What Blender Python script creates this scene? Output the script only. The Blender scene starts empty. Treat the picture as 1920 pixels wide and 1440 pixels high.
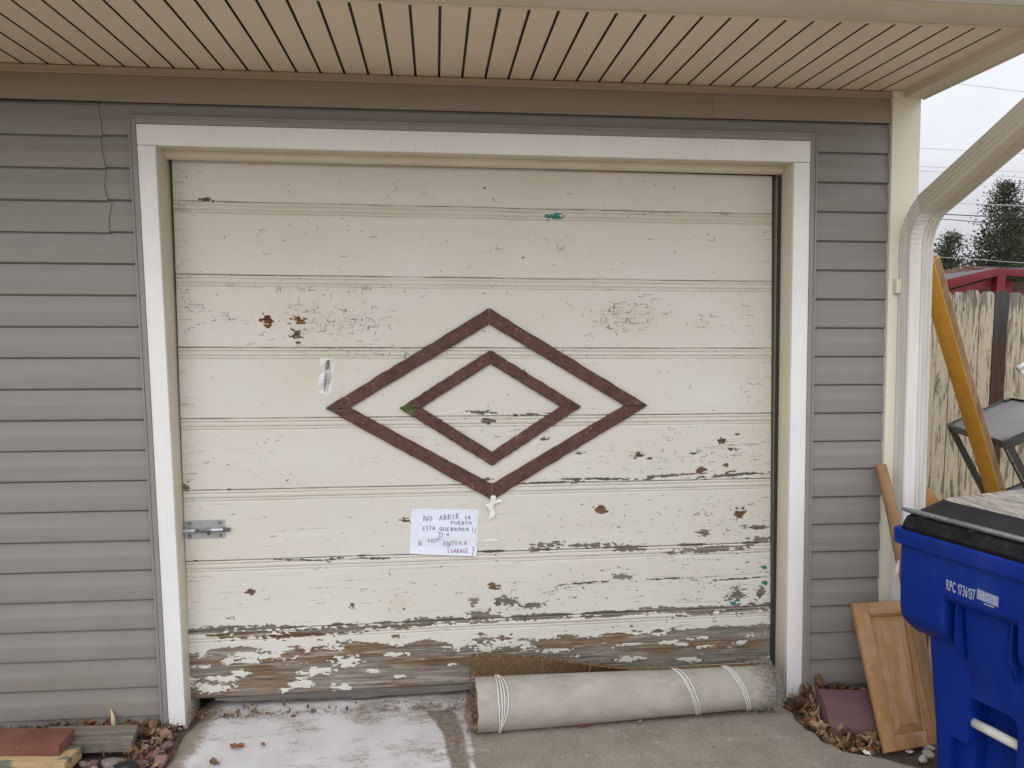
import bpy, bmesh, math, random
import numpy as np
from mathutils import Vector, Matrix
R_ = math.radians
scene = bpy.context.scene
COL = scene.collection
random.seed(7); RNG = np.random.default_rng(11)

# ------------------------------------------------------------------ camera
cd = bpy.data.cameras.new('camera'); cam = bpy.data.objects.new('camera', cd); COL.objects.link(cam)
cd.sensor_fit = 'HORIZONTAL'; cd.sensor_width = 36.0; cd.lens = 36.0*1475.36/1920.0
cd.clip_start = .05; cd.clip_end = 2000
YAW, PITCH, ROLL = 0.0970950, -0.0835780, 0.00277495
fw = Vector((math.sin(YAW)*math.cos(PITCH), math.cos(YAW)*math.cos(PITCH), math.sin(PITCH)))
rt = fw.cross(Vector((0, 0, 1))).normalized(); up = rt.cross(fw)
r2 = math.cos(ROLL)*rt+math.sin(ROLL)*up; u2 = -math.sin(ROLL)*rt+math.cos(ROLL)*up
cam.matrix_world = Matrix(((r2.x, u2.x, -fw.x, 0), (r2.y, u2.y, -fw.y, -3.36243), (r2.z, u2.z, -fw.z, 1.74794), (0, 0, 0, 1)))
scene.camera = cam

# ------------------------------------------------------------------ sky, sun, exposure
SUN_EL, SUN_AZ = R_(27), R_(200)          # azimuth measured clockwise from +y: behind the camera, a little to the left
world = bpy.data.worlds.new('World'); scene.world = world; world.use_nodes = True
nt = world.node_tree; nt.nodes.clear()
wo = nt.nodes.new('ShaderNodeOutputWorld'); bg = nt.nodes.new('ShaderNodeBackground')
sky = nt.nodes.new('ShaderNodeTexSky'); sky.sky_type = 'NISHITA'; sky.sun_disc = False
sky.sun_elevation = SUN_EL; sky.sun_rotation = SUN_AZ; sky.dust_density = 3; sky.air_density = 1.0
tc = nt.nodes.new('ShaderNodeTexCoord'); sep = nt.nodes.new('ShaderNodeSeparateXYZ')
nt.links.new(tc.outputs['Generated'], sep.inputs[0])
# overcast cloud sheet: about three times as bright overhead as at the horizon
ramp = nt.nodes.new('ShaderNodeMapRange'); ramp.inputs['From Min'].default_value = 0; ramp.inputs['From Max'].default_value = 1
ramp.inputs['To Min'].default_value = 9.6; ramp.inputs['To Max'].default_value = 22.0
nt.links.new(sep.outputs['Z'], ramp.inputs['Value'])
mp = nt.nodes.new('ShaderNodeMapping'); mp.inputs['Scale'].default_value = (1, 1, 2.6)
nt.links.new(tc.outputs['Generated'], mp.inputs['Vector'])
nz = nt.nodes.new('ShaderNodeTexNoise'); nz.inputs['Scale'].default_value = 3.2; nz.inputs['Detail'].default_value = 5; nz.inputs['Roughness'].default_value = .5
nt.links.new(mp.outputs[0], nz.inputs['Vector'])
nm = nt.nodes.new('ShaderNodeMapRange'); nm.inputs['From Min'].default_value = .3; nm.inputs['From Max'].default_value = .7
nm.inputs['To Min'].default_value = .82; nm.inputs['To Max'].default_value = 1.10
nt.links.new(nz.outputs['Fac'], nm.inputs['Value'])
mu = nt.nodes.new('ShaderNodeMath'); mu.operation = 'MULTIPLY'
nt.links.new(ramp.outputs[0], mu.inputs[0]); nt.links.new(nm.outputs[0], mu.inputs[1])
cl = nt.nodes.new('ShaderNodeVectorMath'); cl.operation = 'SCALE'; cl.inputs[0].default_value = (.965, .975, 1.035)
# the veiled sun side of the sky (behind the camera) is brighter than the far side
az = nt.nodes.new('ShaderNodeMapRange'); az.inputs['From Min'].default_value = -1; az.inputs['From Max'].default_value = 1
az.inputs['To Min'].default_value = 1.5; az.inputs['To Max'].default_value = .95; nt.links.new(sep.outputs['Y'], az.inputs['Value'])
mu2 = nt.nodes.new('ShaderNodeMath'); mu2.operation = 'MULTIPLY'; nt.links.new(mu.outputs[0], mu2.inputs[0]); nt.links.new(az.outputs[0], mu2.inputs[1])
nt.links.new(mu2.outputs[0], cl.inputs['Scale'])
mx = nt.nodes.new('ShaderNodeMix'); mx.data_type = 'RGBA'; mx.inputs['Factor'].default_value = .93
nt.links.new(sky.outputs[0], mx.inputs['A']); nt.links.new(cl.outputs[0], mx.inputs['B'])
nt.links.new(mx.outputs['Result'], bg.inputs['Color']); bg.inputs['Strength'].default_value = .076
nt.links.new(bg.outputs[0], wo.inputs[0])
sd = bpy.data.lights.new('sun', 'SUN'); sd.energy = .72; sd.angle = R_(45); sd.color = (1, .96, .9)
sun = bpy.data.objects.new('sun', sd); COL.objects.link(sun)
dirv = Vector((math.sin(SUN_AZ)*math.cos(SUN_EL), math.cos(SUN_AZ)*math.cos(SUN_EL), math.sin(SUN_EL)))
sun.rotation_euler = dirv.to_track_quat('Z', 'Y').to_euler(); sun.location = (-2, -6, 8)
scene.view_settings.view_transform = 'Standard'; scene.view_settings.look = 'None'
scene.view_settings.exposure = 0.0; scene.view_settings.gamma = 1.0

# ------------------------------------------------------------------ helpers
SH = 0.0181716                                # the old garage leans by one degree
def G(x, y, z): return (x-SH*(z-2.6), y, z)

def thing(name, label, cat, loc=(0, 0, 0), group=None):
    o = bpy.data.objects.new(name, None); COL.objects.link(o); o.location = loc
    o.empty_display_size = .1
    o['label'] = label; o['category'] = cat
    if group: o['group'] = group
    return o
def tag(o, label, cat, group=None):
    o['label'] = label; o['category'] = cat
    if group: o['group'] = group
    return o
def rootloc(p):
    v = Vector((0, 0, 0))
    while p: v = v+p.location; p = p.parent
    return v

class MB:
    def __init__(s): s.v = []; s.f = []; s.m = []; s.sm = []
    def add(s, vs, fs, mi=0, smooth=False):
        b = len(s.v); s.v += [tuple(v) for v in vs]
        for f in fs: s.f.append(tuple(i+b for i in f)); s.m.append(mi); s.sm.append(smooth)
        return s
    def box(s, x0, x1, y0, y1, z0, z1, mi=0, fn=None):
        vs = [(x, y, z) for z in (z0, z1) for y in (y0, y1) for x in (x0, x1)]
        if fn: vs = [fn(*v) for v in vs]
        return s.add(vs, [(0, 2, 3, 1), (4, 5, 7, 6), (0, 1, 5, 4), (2, 6, 7, 3), (0, 4, 6, 2), (1, 3, 7, 5)], mi)
    def obox(s, c, size, M, mi=0):
        c = Vector(c); vs = []
        for z in (-.5, .5):
            for y in (-.5, .5):
                for x in (-.5, .5): vs.append(c+M @ Vector((x*size[0], y*size[1], z*size[2])))
        return s.add(vs, [(0, 2, 3, 1), (4, 5, 7, 6), (0, 1, 5, 4), (2, 6, 7, 3), (0, 4, 6, 2), (1, 3, 7, 5)], mi)
    def loft(s, rings, cap=True, mi=0, smooth=True, closed=True):
        n = len(rings[0]); vs = [p for r in rings for p in r]; fs = []
        for i in range(len(rings)-1):
            for j in range(n if closed else n-1):
                k = (j+1) % n
                fs.append((i*n+j, i*n+k, (i+1)*n+k, (i+1)*n+j))
        s.add(vs, fs, mi, smooth)
        if cap and closed:
            s.add(rings[0], [tuple(range(n))[::-1]], mi); s.add(rings[-1], [tuple(range(n))], mi)
        return s
    def tube(s, path, r, n=8, mi=0, cap=True, rs=None):
        path = [Vector(p) for p in path]; rings = []
        prev = None
        for i, p in enumerate(path):
            t = (path[min(i+1, len(path)-1)]-path[max(i-1, 0)]).normalized()
            if prev is None:
                a = Vector((0, 0, 1)) if abs(t.z) < .9 else Vector((1, 0, 0)); x = t.cross(a).normalized()
            else: x = (prev-t*prev.dot(t)).normalized()
            prev = x; y = t.cross(x); rr = rs[i] if rs else r
            rings.append([p+rr*(math.cos(2*math.pi*k/n)*x+math.sin(2*math.pi*k/n)*y) for k in range(n)])
        return s.loft(rings, cap, mi)
    def extrude(s, poly, d, mi=0, smooth=False):
        d = Vector(d); return s.loft([[Vector(p) for p in poly], [Vector(p)+d for p in poly]], True, mi, smooth)

def build(name, mb, mats, parent=None, bevel=0, seg=2, fn=None, sharp=None):
    me = bpy.data.meshes.new(name)
    L = rootloc(parent) if parent else Vector((0, 0, 0))
    vs = [(fn(*v) if fn else v) for v in mb.v]
    vs = [(v[0]-L.x, v[1]-L.y, v[2]-L.z) for v in vs]
    me.from_pydata(vs, [], mb.f)
    mats = mats if isinstance(mats, (list, tuple)) else [mats]
    for m in mats: me.materials.append(m)
    me.polygons.foreach_set('material_index', mb.m); me.polygons.foreach_set('use_smooth', mb.sm)
    bm = bmesh.new(); bm.from_mesh(me)
    bmesh.ops.remove_doubles(bm, verts=bm.verts, dist=1e-5)
    bmesh.ops.recalc_face_normals(bm, faces=bm.faces)
    if bevel:
        es = [e for e in bm.edges if len(e.link_faces) == 2 and e.calc_face_angle(0) > .5]
        bmesh.ops.bevel(bm, geom=es, offset=bevel, segments=seg, profile=.6, affect='EDGES', clamp_overlap=True)
        for f in bm.faces: f.smooth = True
    bm.to_mesh(me); bm.free()
    if bevel or sharp:
        me.set_sharp_from_angle(angle=sharp or R_(32))
    o = bpy.data.objects.new(name, me); COL.objects.link(o)
    if parent: o.parent = parent
    return o

def booled(o, cutters, op='DIFFERENCE'):
    for c in cutters:
        md = o.modifiers.new('b', 'BOOLEAN'); md.object = c; md.operation = op; md.solver = 'EXACT'
    dg = bpy.context.evaluated_depsgraph_get(); dg.update()
    me = bpy.data.meshes.new_from_object(o.evaluated_get(dg))
    o.modifiers.clear(); o.data = me
    for c in cutters: bpy.data.objects.remove(c)
    return o
def bevelled(o, w, seg=2, ang=.5):
    bm = bmesh.new(); bm.from_mesh(o.data)
    bmesh.ops.remove_doubles(bm, verts=bm.verts, dist=2e-4)
    es = [e for e in bm.edges if len(e.link_faces) == 2 and e.calc_face_angle(0) > ang]
    bmesh.ops.bevel(bm, geom=es, offset=w, segments=seg, profile=.5, affect='EDGES', clamp_overlap=True)
    for f in bm.faces: f.smooth = True
    bm.to_mesh(o.data); bm.free(); o.data.set_sharp_from_angle(angle=R_(40))
    return o

# ---- materials
def lin(r, g, b): return tuple((c/255/12.92 if c/255 <= .04045 else ((c/255+.055)/1.055)**2.4) for c in (r, g, b))
class NT:
    def __init__(s, name):
        s.m = bpy.data.materials.new(name); s.m.use_nodes = True; s.t = s.m.node_tree
        s.b = s.t.nodes['Principled BSDF']; s.b.inputs['Specular IOR Level'].default_value = .3
        s.tc = s.t.nodes.new('ShaderNodeTexCoord')
    def n(s, typ, **kw):
        nd = s.t.nodes.new(typ)
        for k, v in kw.items(): setattr(nd, k, v)
        return nd
    def L(s, a, b): s.t.links.new(a, b)
    def vec(s, scale=(1, 1, 1), rot=(0, 0, 0), src='Object'):
        m = s.n('ShaderNodeMapping'); m.inputs['Scale'].default_value = scale; m.inputs['Rotation'].default_value = rot
        s.L(s.tc.outputs[src], m.inputs['Vector']); return m.outputs[0]
    def noise(s, scale, vec=None, detail=4, rough=.55, dist=0):
        n = s.n('ShaderNodeTexNoise'); n.inputs['Scale'].default_value = scale; n.inputs['Detail'].default_value = detail
        n.inputs['Roughness'].default_value = rough; n.inputs['Distortion'].default_value = dist
        s.L(vec if vec is not None else s.tc.outputs['Object'], n.inputs['Vector']); return n.outputs['Fac']
    def rng(s, v, a, b, c=0, d=1, smooth=False):
        n = s.n('ShaderNodeMapRange'); n.inputs['From Min'].default_value = a; n.inputs['From Max'].default_value = b
        n.inputs['To Min'].default_value = c; n.inputs['To Max'].default_value = d
        if smooth: n.interpolation_type = 'SMOOTHSTEP'
        s.L(v, n.inputs['Value']); return n.outputs[0]
    def math(s, op, a, b):
        n = s.n('ShaderNodeMath', operation=op)
        for i, x in enumerate((a, b)):
            if isinstance(x, (int, float)): n.inputs[i].default_value = x
            else: s.L(x, n.inputs[i])
        return n.outputs[0]
    def mix(s, f, a, b):
        n = s.n('ShaderNodeMix', data_type='RGBA')
        for k, x in (('Factor', f), ('A', a), ('B', b)):
            if isinstance(x, (int, float)): n.inputs[k].default_value = x
            elif isinstance(x, tuple): n.inputs[k].default_value = (*x, 1)[:4]
            else: s.L(x, n.inputs[k])
        return n.outputs['Result']
    def attr(s, name, out='Fac'):
        n = s.n('ShaderNodeAttribute', attribute_name=name); return n.outputs[out]
    def col(s, c):
        if isinstance(c, tuple): s.b.inputs['Base Color'].default_value = (*c, 1)[:4]
        else: s.L(c, s.b.inputs['Base Color'])
    def rough(s, r):
        if isinstance(r, (int, float)): s.b.inputs['Roughness'].default_value = r
        else: s.L(r, s.b.inputs['Roughness'])
    def bump(s, h, strength=.3, dist=.002):
        n = s.n('ShaderNodeBump'); n.inputs['Strength'].default_value = strength; n.inputs['Distance'].default_value = dist
        s.L(h, n.inputs['Height']); s.L(n.outputs[0], s.b.inputs['Normal'])

def plain(name, c1, c2, scale=6, rough=.6, bscale=60, bump=.15, vs=(1, 1, 1), spec=.3, speck=None, metal=0, dist=.001):
    t = NT(name); v = t.vec(vs); f = t.rng(t.noise(scale, v, 6), .3, .7)
    c = t.mix(f, c1, c2)
    if speck is not None:
        sp = t.rng(t.noise(speck[0], v, 3), speck[1], speck[1]+.06)
        c = t.mix(sp, c, speck[2])
    t.col(c); t.rough(t.rng(t.noise(scale*2.3, v), .3, .7, rough-.08, rough+.08)); t.bump(t.noise(bscale, v, 4), bump, dist)
    t.b.inputs['Specular IOR Level'].default_value = spec; t.b.inputs['Metallic'].default_value = metal
    return t.m
def wood(name, dark, light, vs=(3, 40, 40), scale=1.5, rough=.65, bump=.3, knots=False, spec=.25, grey=None):
    t = NT(name); v = t.vec(vs)
    g = t.noise(scale, v, 8, .6, .6); f = t.rng(g, .32, .68)
    c = t.mix(f, dark, light)
    big = t.rng(t.noise(3.0, None, 3), .35, .7)
    c = t.mix(t.math('MULTIPLY', big, .45), c, grey if grey else tuple(x*.7 for x in dark))
    t.col(c); t.rough(rough); t.bump(g, bump, .002); t.b.inputs['Specular IOR Level'].default_value = spec
    return t.m
# ------------------------------------------------------------------ surface materials
def m_siding():
    t = NT('grey_vinyl'); v = t.vec((.6, 1, 14)); f = t.rng(t.noise(2.0, v, 4), .3, .7)
    c = t.mix(f, (.214, .203, .191), (.244, .232, .218))
    st = t.rng(t.noise(1.0, t.vec((9, 1, .5)), 6), .55, .8); c = t.mix(t.math('MULTIPLY', st, .25), c, (.20, .185, .17))
    sp = t.rng(t.noise(55, None, 2), .74, .80); c = t.mix(t.math('MULTIPLY', sp, .4), c, (.13, .12, .11))
    sx = t.n('ShaderNodeSeparateXYZ'); t.L(t.tc.outputs['Object'], sx.inputs[0]); spl = t.rng(t.math('ADD', sx.outputs['Z'], t.rng(t.noise(5, None, 6, .65), .3, .7, -.16, .16)), .42, .0); c = t.mix(t.math('MULTIPLY', spl, .5), c, (.20, .165, .13)); bl = t.rng(t.noise(3.2, None, 7, .7), .52, .75); c = t.mix(t.math('MULTIPLY', bl, .22), c, (.32, .31, .295)); t.col(c); t.rough(.48); t.b.inputs['Specular IOR Level'].default_value = .35
    t.bump(t.noise(9, t.vec((.35, 1, 40)), 4), .12, .001); return t.m
M_SID = m_siding()
M_JTRIM = plain('grey_vinyl_trim', (.244, .234, .223), (.273, .262, .250), 4, .5)
def m_casing():
    t = NT('white_painted_casing'); f = t.rng(t.noise(3, None, 4), .3, .7)
    c = t.mix(f, (.80, .81, .815), (.74, .745, .74))
    d = t.rng(t.noise(14, t.vec((6, 6, 1)), 6), .62, .8); c = t.mix(t.math('MULTIPLY', d, .5), c, (.5, .47, .42))
    sp = t.rng(t.noise(90, None, 2), .75, .79); c = t.mix(t.math('MULTIPLY', sp, .6), c, (.25, .22, .19))
    t.col(c); t.rough(.5); t.bump(t.noise(30, t.vec((4, 4, 1)), 6), .15, .001); return t.m
M_CAS = m_casing()
M_JAMB = plain('cream_painted_jamb', (.66, .61, .50), (.60, .545, .43), 5, .5, speck=(60, .74, (.3, .25, .2)))
M_SOF = plain('tan_vinyl_soffit', (.71, .61, .475), (.76, .66, .52), 1.5, .5, vs=(1, 1, 1), speck=(26, .73, (.45, .36, .26)))
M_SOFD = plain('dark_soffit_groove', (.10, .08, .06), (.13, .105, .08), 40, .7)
M_FAS = plain('beige_metal_fascia', (.60, .535, .42), (.65, .585, .465), 2, .4, spec=.4)
M_GUT = plain('white_metal_gutter', (.78, .78, .77), (.73, .73, .71), 3, .4)
M_POST = plain('cream_metal_corner', (.72, .69, .575), (.78, .745, .63), 2, .42, speck=(40, .76, (.5, .45, .36)), spec=.4)
def m_spout():
    t = NT('white_painted_downspout'); f = t.rng(t.noise(4, t.vec((8, 8, .6)), 5), .35, .7)
    c = t.mix(f, (.72, .71, .685), (.63, .61, .57))
    d = t.rng(t.noise(7, t.vec((3, 3, .7)), 6), .6, .8); c = t.mix(t.math('MULTIPLY', d, .4), c, (.50, .45, .37))
    sp = t.rng(t.noise(80, None, 2), .75, .8); c = t.mix(t.math('MULTIPLY', sp, .5), c, (.3, .26, .2))
    t.col(c); t.rough(.4); return t.m
M_SPOUT = m_spout()
M_DARK = plain('dark_garage_inside', (.02, .02, .02), (.03, .03, .028), 5, .9)
M_RUB = plain('black_rubber_seal', (.025, .025, .027), (.035, .035, .036), 20, .6)
M_ROOF = plain('grey_roof_shingles', (.12, .115, .11), (.18, .17, .16), 12, .9)
M_STEEL = plain('zinc_steel', (.36, .39, .41), (.46, .49, .51), 30, .4, metal=.75, spec=.5, speck=(70, .7, (.12, .09, .07)))
M_STEELD = plain('dark_steel', (.10, .10, .10), (.2, .19, .18), 60, .45, metal=.6)
def m_trim():
    t = NT('red_brown_stained_wood'); v = t.vec((14, 14, 14))
    f = t.rng(t.noise(2.2, v, 8, .65, .8), .3, .7); c = t.mix(f, (.060, .029, .020), (.122, .063, .045))
    w = t.rng(t.noise(5, t.vec((3, 3, 4)), 7, .75), .52, .66); c = t.mix(t.math('MULTIPLY', w, .75), c, (.03, .016, .012))
    e = t.rng(t.noise(34, None, 4), .66, .71); c = t.mix(t.math('MULTIPLY', e, .55), c, (.30, .2, .15))
    gr = t.rng(t.noise(24, t.vec((1, 1, 1)), 7, .75), .5, .68); c = t.mix(t.math('MULTIPLY', gr, .3), c, (.16, .09, .068))
    dm_ = t.n('ShaderNodeVectorMath', operation='DISTANCE'); t.L(t.tc.outputs['Object'], dm_.inputs[0]); dm_.inputs[1].default_value = tuple(np.array(D(.955, 1.062, .02))-np.array((.2, 0, 0)))
    ms = t.rng(t.math('ADD', dm_.outputs['Value'], t.rng(t.noise(60, None, 4), .3, .7, -.02, .02)), .045, .02); c = t.mix(t.math('MULTIPLY', ms, .85), c, t.mix(t.rng(t.noise(90, None, 2), .4, .6), (.03, .055, .045), (.10, .15, .03)))
    t.col(c); t.rough(.6); t.bump(t.noise(30, v, 6), .35, .002); return t.m
M_TRIM = None

# ------------------------------------------------------------------ numpy noise for worn paint
def vn(x, y, seed):
    xi = np.floor(x).astype(np.int64); yi = np.floor(y).astype(np.int64); fx = x-xi; fy = y-yi
    fx = fx*fx*(3-2*fx); fy = fy*fy*(3-2*fy)
    def h(a, b):
        n = (a*374761393+b*668265263+seed*974711) & 0xffffffff
        n = ((n ^ (n >> 13))*1274126177) & 0xffffffff
        n = n ^ (n >> 16); return (n & 0xffff)/65535.0
    return (h(xi, yi)*(1-fx)+h(xi+1, yi)*fx)*(1-fy)+(h(xi, yi+1)*(1-fx)+h(xi+1, yi+1)*fx)*fy
def fbm(x, y, seed, o=4, g=.5):
    s = 0; a = 1; t = 0
    for i in range(o):
        s = s+a*vn(x*2**i, y*2**i, seed+i*17); t += a; a *= g
    return s/t
def blocky(x, y, seed):
    jx = x+.35*(vn(x*.7, y*.7, seed+5)-.5); jy = y+.35*(vn(x*.7+9, y*.7, seed+6)-.5)
    xi = np.floor(jx+.5*(np.floor(jy) % 2)).astype(np.int64); yi = np.floor(jy).astype(np.int64)
    n = (xi*374761393+yi*668265263+seed*974711) & 0xffffffff
    n = ((n ^ (n >> 13))*1274126177) & 0xffffffff; n = n ^ (n >> 16)
    return (n & 0xffff)/65535.0

# ------------------------------------------------------------------ the garage
garage = thing('garage', 'garage with grey vinyl siding, tan soffit and a weathered cream garage door', 'garage', (.2, 0, 0))

# siding: five-inch courses with a soft mid-break and an overlapping butt edge
PITCHZ = .127
PROF = [(1.0, -.002), (.968, -.0015), (.94, .0042), (.80, .006), (.56, .0105), (.50, .0128), (.44, .0135), (.25, .0145), (.06, .0155), (.02, .0155), (.0, .0145), (.0, -.002)]
def siding(mb, x0, x1, zlo, zhi, lift=0.0, seed=0, wavy=None, step=.22, dz=0):
    k0 = int(math.floor((2.6-zhi)/PITCHZ+1e-6))-1
    n = max(2, int((x1-x0)/step)+1)
    for k in range(k0, 24):
        zb = 2.6-PITCHZ*k; zt = zb+PITCHZ
        if zb > zhi+.002 or zt < zlo+.01: continue
        rings = []
        for (tz, out) in PROF:
            z = min(max(zb+tz*PITCHZ, zlo), zhi); row = []
            for i in range(n):
                x = x0+(x1-x0)*i/(n-1)
                w = .0024*(vn(np.array(x*1.3+seed), np.array(k*3.7), 3)-.5)*2
                xx = x
                if wavy and i == n-1: xx = x+.008*math.sin(tz*3.1+k)+.007*(k-1.5)
                row.append((xx, -(out+lift+w*(1 if out > .004 else .3)), z+dz+.0012*(vn(np.array(x*.9), np.array(k*1.9), 8)-.5)))
            rings.append(row)
        mb.loft(rings, cap=False, smooth=True, closed=False)
        if wavy:   # little end return of the overlapping panel
            e = [r[-1] for r in rings]; mb.loft([e, [(p[0]+.0005, .0, p[2]) for p in e]], cap=False, smooth=False, closed=False)
mb = MB()
siding(mb, -3.9, -1.2125, .06, 2.6)
siding(mb, -3.9, -1.322, 2.6-4*PITCHZ, 2.6, lift=.0065, wavy=True, seed=4, dz=-.006)
siding(mb, 1.648, 1.992, .06, 2.6, seed=9)
siding(mb, -1.2125, 1.648, 2.54, 2.6, seed=2)
o = build('wall_siding', mb, M_SID, garage, fn=G)
o.data.set_sharp_from_angle(angle=R_(25))
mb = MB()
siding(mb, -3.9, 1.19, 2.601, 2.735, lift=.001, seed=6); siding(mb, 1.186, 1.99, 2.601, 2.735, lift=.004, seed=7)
o = build('top_siding_course', mb, plain('bounce_browned_vinyl', (.262, .213, .170), (.295, .243, .196), 3, .5, vs=(.6, 1, 14)), garage, fn=G); o.data.set_sharp_from_angle(angle=R_(25))  # top siding course: warm soffit bounce under the eave put into its colour
# framing behind the siding, side wall, back wall and roof, so the garage is a closed building
mb = MB()
mb.box(-3.9, -1.125, .003, .11, -.05, 2.72); mb.box(1.556, 2.1, .003, .11, -.05, 2.72); mb.box(-1.125, 1.556, .003, .11, 2.445, 2.72)
mb.box(1.99, 2.1, .11, 6, -.05, 2.72); mb.box(-3.9, -3.8, .11, 6, -.05, 2.72); mb.box(-3.8, 1.99, 5.9, 6, -.05, 2.72); mb.box(-3.8, 1.99, .11, 5.9, 2.66, 2.72)
build('framing', mb, M_DARK, garage, fn=G)
mb = MB()
for k in range(21):
    z = 2.6-PITCHZ*k
    mb.add([(2.104, .0, z+.127), (2.104, 6, z+.127), (2.118, 6, z), (2.118, .0, z), (2.104, 0, z), (2.104, 6, z)], [(0, 3, 2, 1), (3, 4, 5, 2)])
build('side_wall', mb, M_SID, garage, fn=G)
M_FND = plain('grey_foundation', (.19, .17, .155), (.26, .24, .22), 9, .9)
for xa, xb in ((-3.9, -1.19), (1.625, 1.99)): mb = MB(); mb.box(xa, xb, -.004, .003, -.06, .055); build('foundation', mb, M_FND, garage, fn=G)
mb = MB()
mb.add([(-4.2, -1.0, 2.86), (2.2, -1.0, 2.86), (2.2, 3, 4.2), (-4.2, 3, 4.2), (2.2, 7, 2.86), (-4.2, 7, 2.86),
        (-4.2, -1.0, 2.84), (2.2, -1.0, 2.84), (2.2, 7, 2.84), (-4.2, 7, 2.84)], [(0, 1, 2, 3), (3, 2, 4, 5), (6, 9, 8, 7), (0, 6, 7, 1), (5, 4, 8, 9), (1, 7, 8, 4, 2), (0, 3, 5, 9, 6)])
build('roof', mb, M_ROOF, garage)

# soffit with dark vented grooves every 96 mm
mb = MB(); x = .0205-.0957*41; xe = 2.03; g = .0050; dp = .015; first = True
ys = [0.0, -.26, -.52, -.788]
pts = []
xs = []
while x < 2.0: xs.append(x); x += .0957
prof = [(-3.95, 2.738, 0)]
for x in xs:
    prof += [(x-g-.003, 2.738, 0), (x-g, 2.7395, 1), (x-g, 2.738+dp, 1), (x+g, 2.738+dp, 1), (x+g, 2.7395, 1), (x+g+.003, 2.738, 0)]
prof += [(xe, 2.738, 0)]
for a, b in zip(prof[:-1], prof[1:]):
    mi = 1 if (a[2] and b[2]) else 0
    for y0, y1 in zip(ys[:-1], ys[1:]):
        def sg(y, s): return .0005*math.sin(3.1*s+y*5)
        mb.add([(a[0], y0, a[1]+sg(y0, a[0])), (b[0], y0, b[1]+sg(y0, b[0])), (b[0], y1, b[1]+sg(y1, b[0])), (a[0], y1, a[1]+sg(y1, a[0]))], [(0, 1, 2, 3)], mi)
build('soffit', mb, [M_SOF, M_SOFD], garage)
mb = MB(); mb.box(-3.95, 2.0, -.022, -.001, 2.706, 2.7345); mb.box(-3.95, 1.995, -.026, -.0225, 2.704, 2.7115)
build('soffit_channel', mb, plain('tan_brown_channel', (.35, .275, .21), (.385, .305, .235), 2, .5), garage, bevel=.002)
mb = MB()
mb.box(-4.2, 2.12, -.80, -.786, 2.725, 2.742); mb.box(-4.2, 2.14, -.955, -.801, 2.729, 2.86)
build('fascia', mb, M_FAS, garage, bevel=.003)
mb = MB()
gp = [(-.958, 2.86), (-.958, 2.735), (-1.02, 2.735), (-1.055, 2.775), (-1.065, 2.85), (-1.085, 2.86), (-1.07, 2.866), (-1.05, 2.855), (-1.045, 2.785), (-1.015, 2.745), (-.967, 2.745), (-.967, 2.86)]
mb.extrude([(-4.2, a, b) for a, b in gp], (6.42, 0, 0))
build('gutter', mb, M_GUT, garage)
mb = MB()
def RK(x, y, z): return (x+.03*y, y, z)
mb.box(2.03, 2.118, -.95, .0, 2.704, 2.80, fn=RK); mb.box(2.118, 2.128, -.95, -.03, 2.70, 2.84, fn=RK)
build('rake_board', mb, M_FAS, garage, bevel=.003)

# door surround
def wcol(mbx, pts): pass
mb = MB()
mb.box(-1.2145, -1.186, -.024, -.0005, .02, 2.545); mb.box(1.622, 1.6505, -.024, -.0005, .02, 2.545); mb.box(-1.186, 1.622, -.0245, -.0005, 2.5165, 2.545)
mb.box(-1.2145, -1.2065, -.029, -.0245, .02, 2.5475); mb.box(1.6425, 1.6505, -.029, -.0245, .02, 2.5475); mb.box(-1.2065, 1.6425, -.0285, -.025, 2.5395, 2.5475)
o = build('siding_trim', mb, M_JTRIM, garage, bevel=.0015, fn=G)
mb = MB()
mb.box(-1.1855, -1.1165, -.020, .0, .012, 2.4325)
mb.box(1.5485, 1.6215, -.020, .0, .012, 2.4235)
mb.add([(x, y, z) for y in (-.021, .0) for x, z in ((-1.1855, 2.434), (1.6215, 2.425), (1.6215, 2.5155), (-1.1855, 2.5155))], [(0, 1, 2, 3), (7, 6, 5, 4), (0, 4, 5, 1), (1, 5, 6, 2), (2, 6, 7, 3), (3, 7, 4, 0)])
build('door_casing', mb, M_CAS, garage, bevel=.0025, fn=G)
mb = MB()
mb.box(-1.135, -1.1175, .0012, .20, -.03, 2.436); mb.box(1.5475, 1.565, .0012, .20, -.03, 2.436)
mb.add([(x, y, z) for y in (.0012, .20) for x, z in ((-1.1175, 2.434), (1.5475, 2.4245), (1.5475, 2.45), (-1.1175, 2.45))], [(0, 1, 2, 3), (7, 6, 5, 4), (0, 4, 5, 1), (1, 5, 6, 2), (2, 6, 7, 3), (3, 7, 4, 0)])
build('door_jamb', mb, M_JAMB, garage, bevel=.002, fn=G)
mb = MB()   # quarter-round stop under the head jamb, thin weatherstrip down the right jamb
sec = [(.075, 0), (.075, -.012), (.083, -.024), (.097, -.030), (.118, -.030), (.118, 0)]
mb.loft([[(-1.116, a, 2.4335+b) for a, b in sec], [(1.546, a, 2.424+b) for a, b in sec]], smooth=False)
build('door_stop', mb, M_JAMB, garage, fn=G)
mb = MB(); mb.box(1.534, 1.5465, .10, .112, .05, 2.39)
build('weatherstrip', mb, M_RUB, garage, fn=G)

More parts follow.
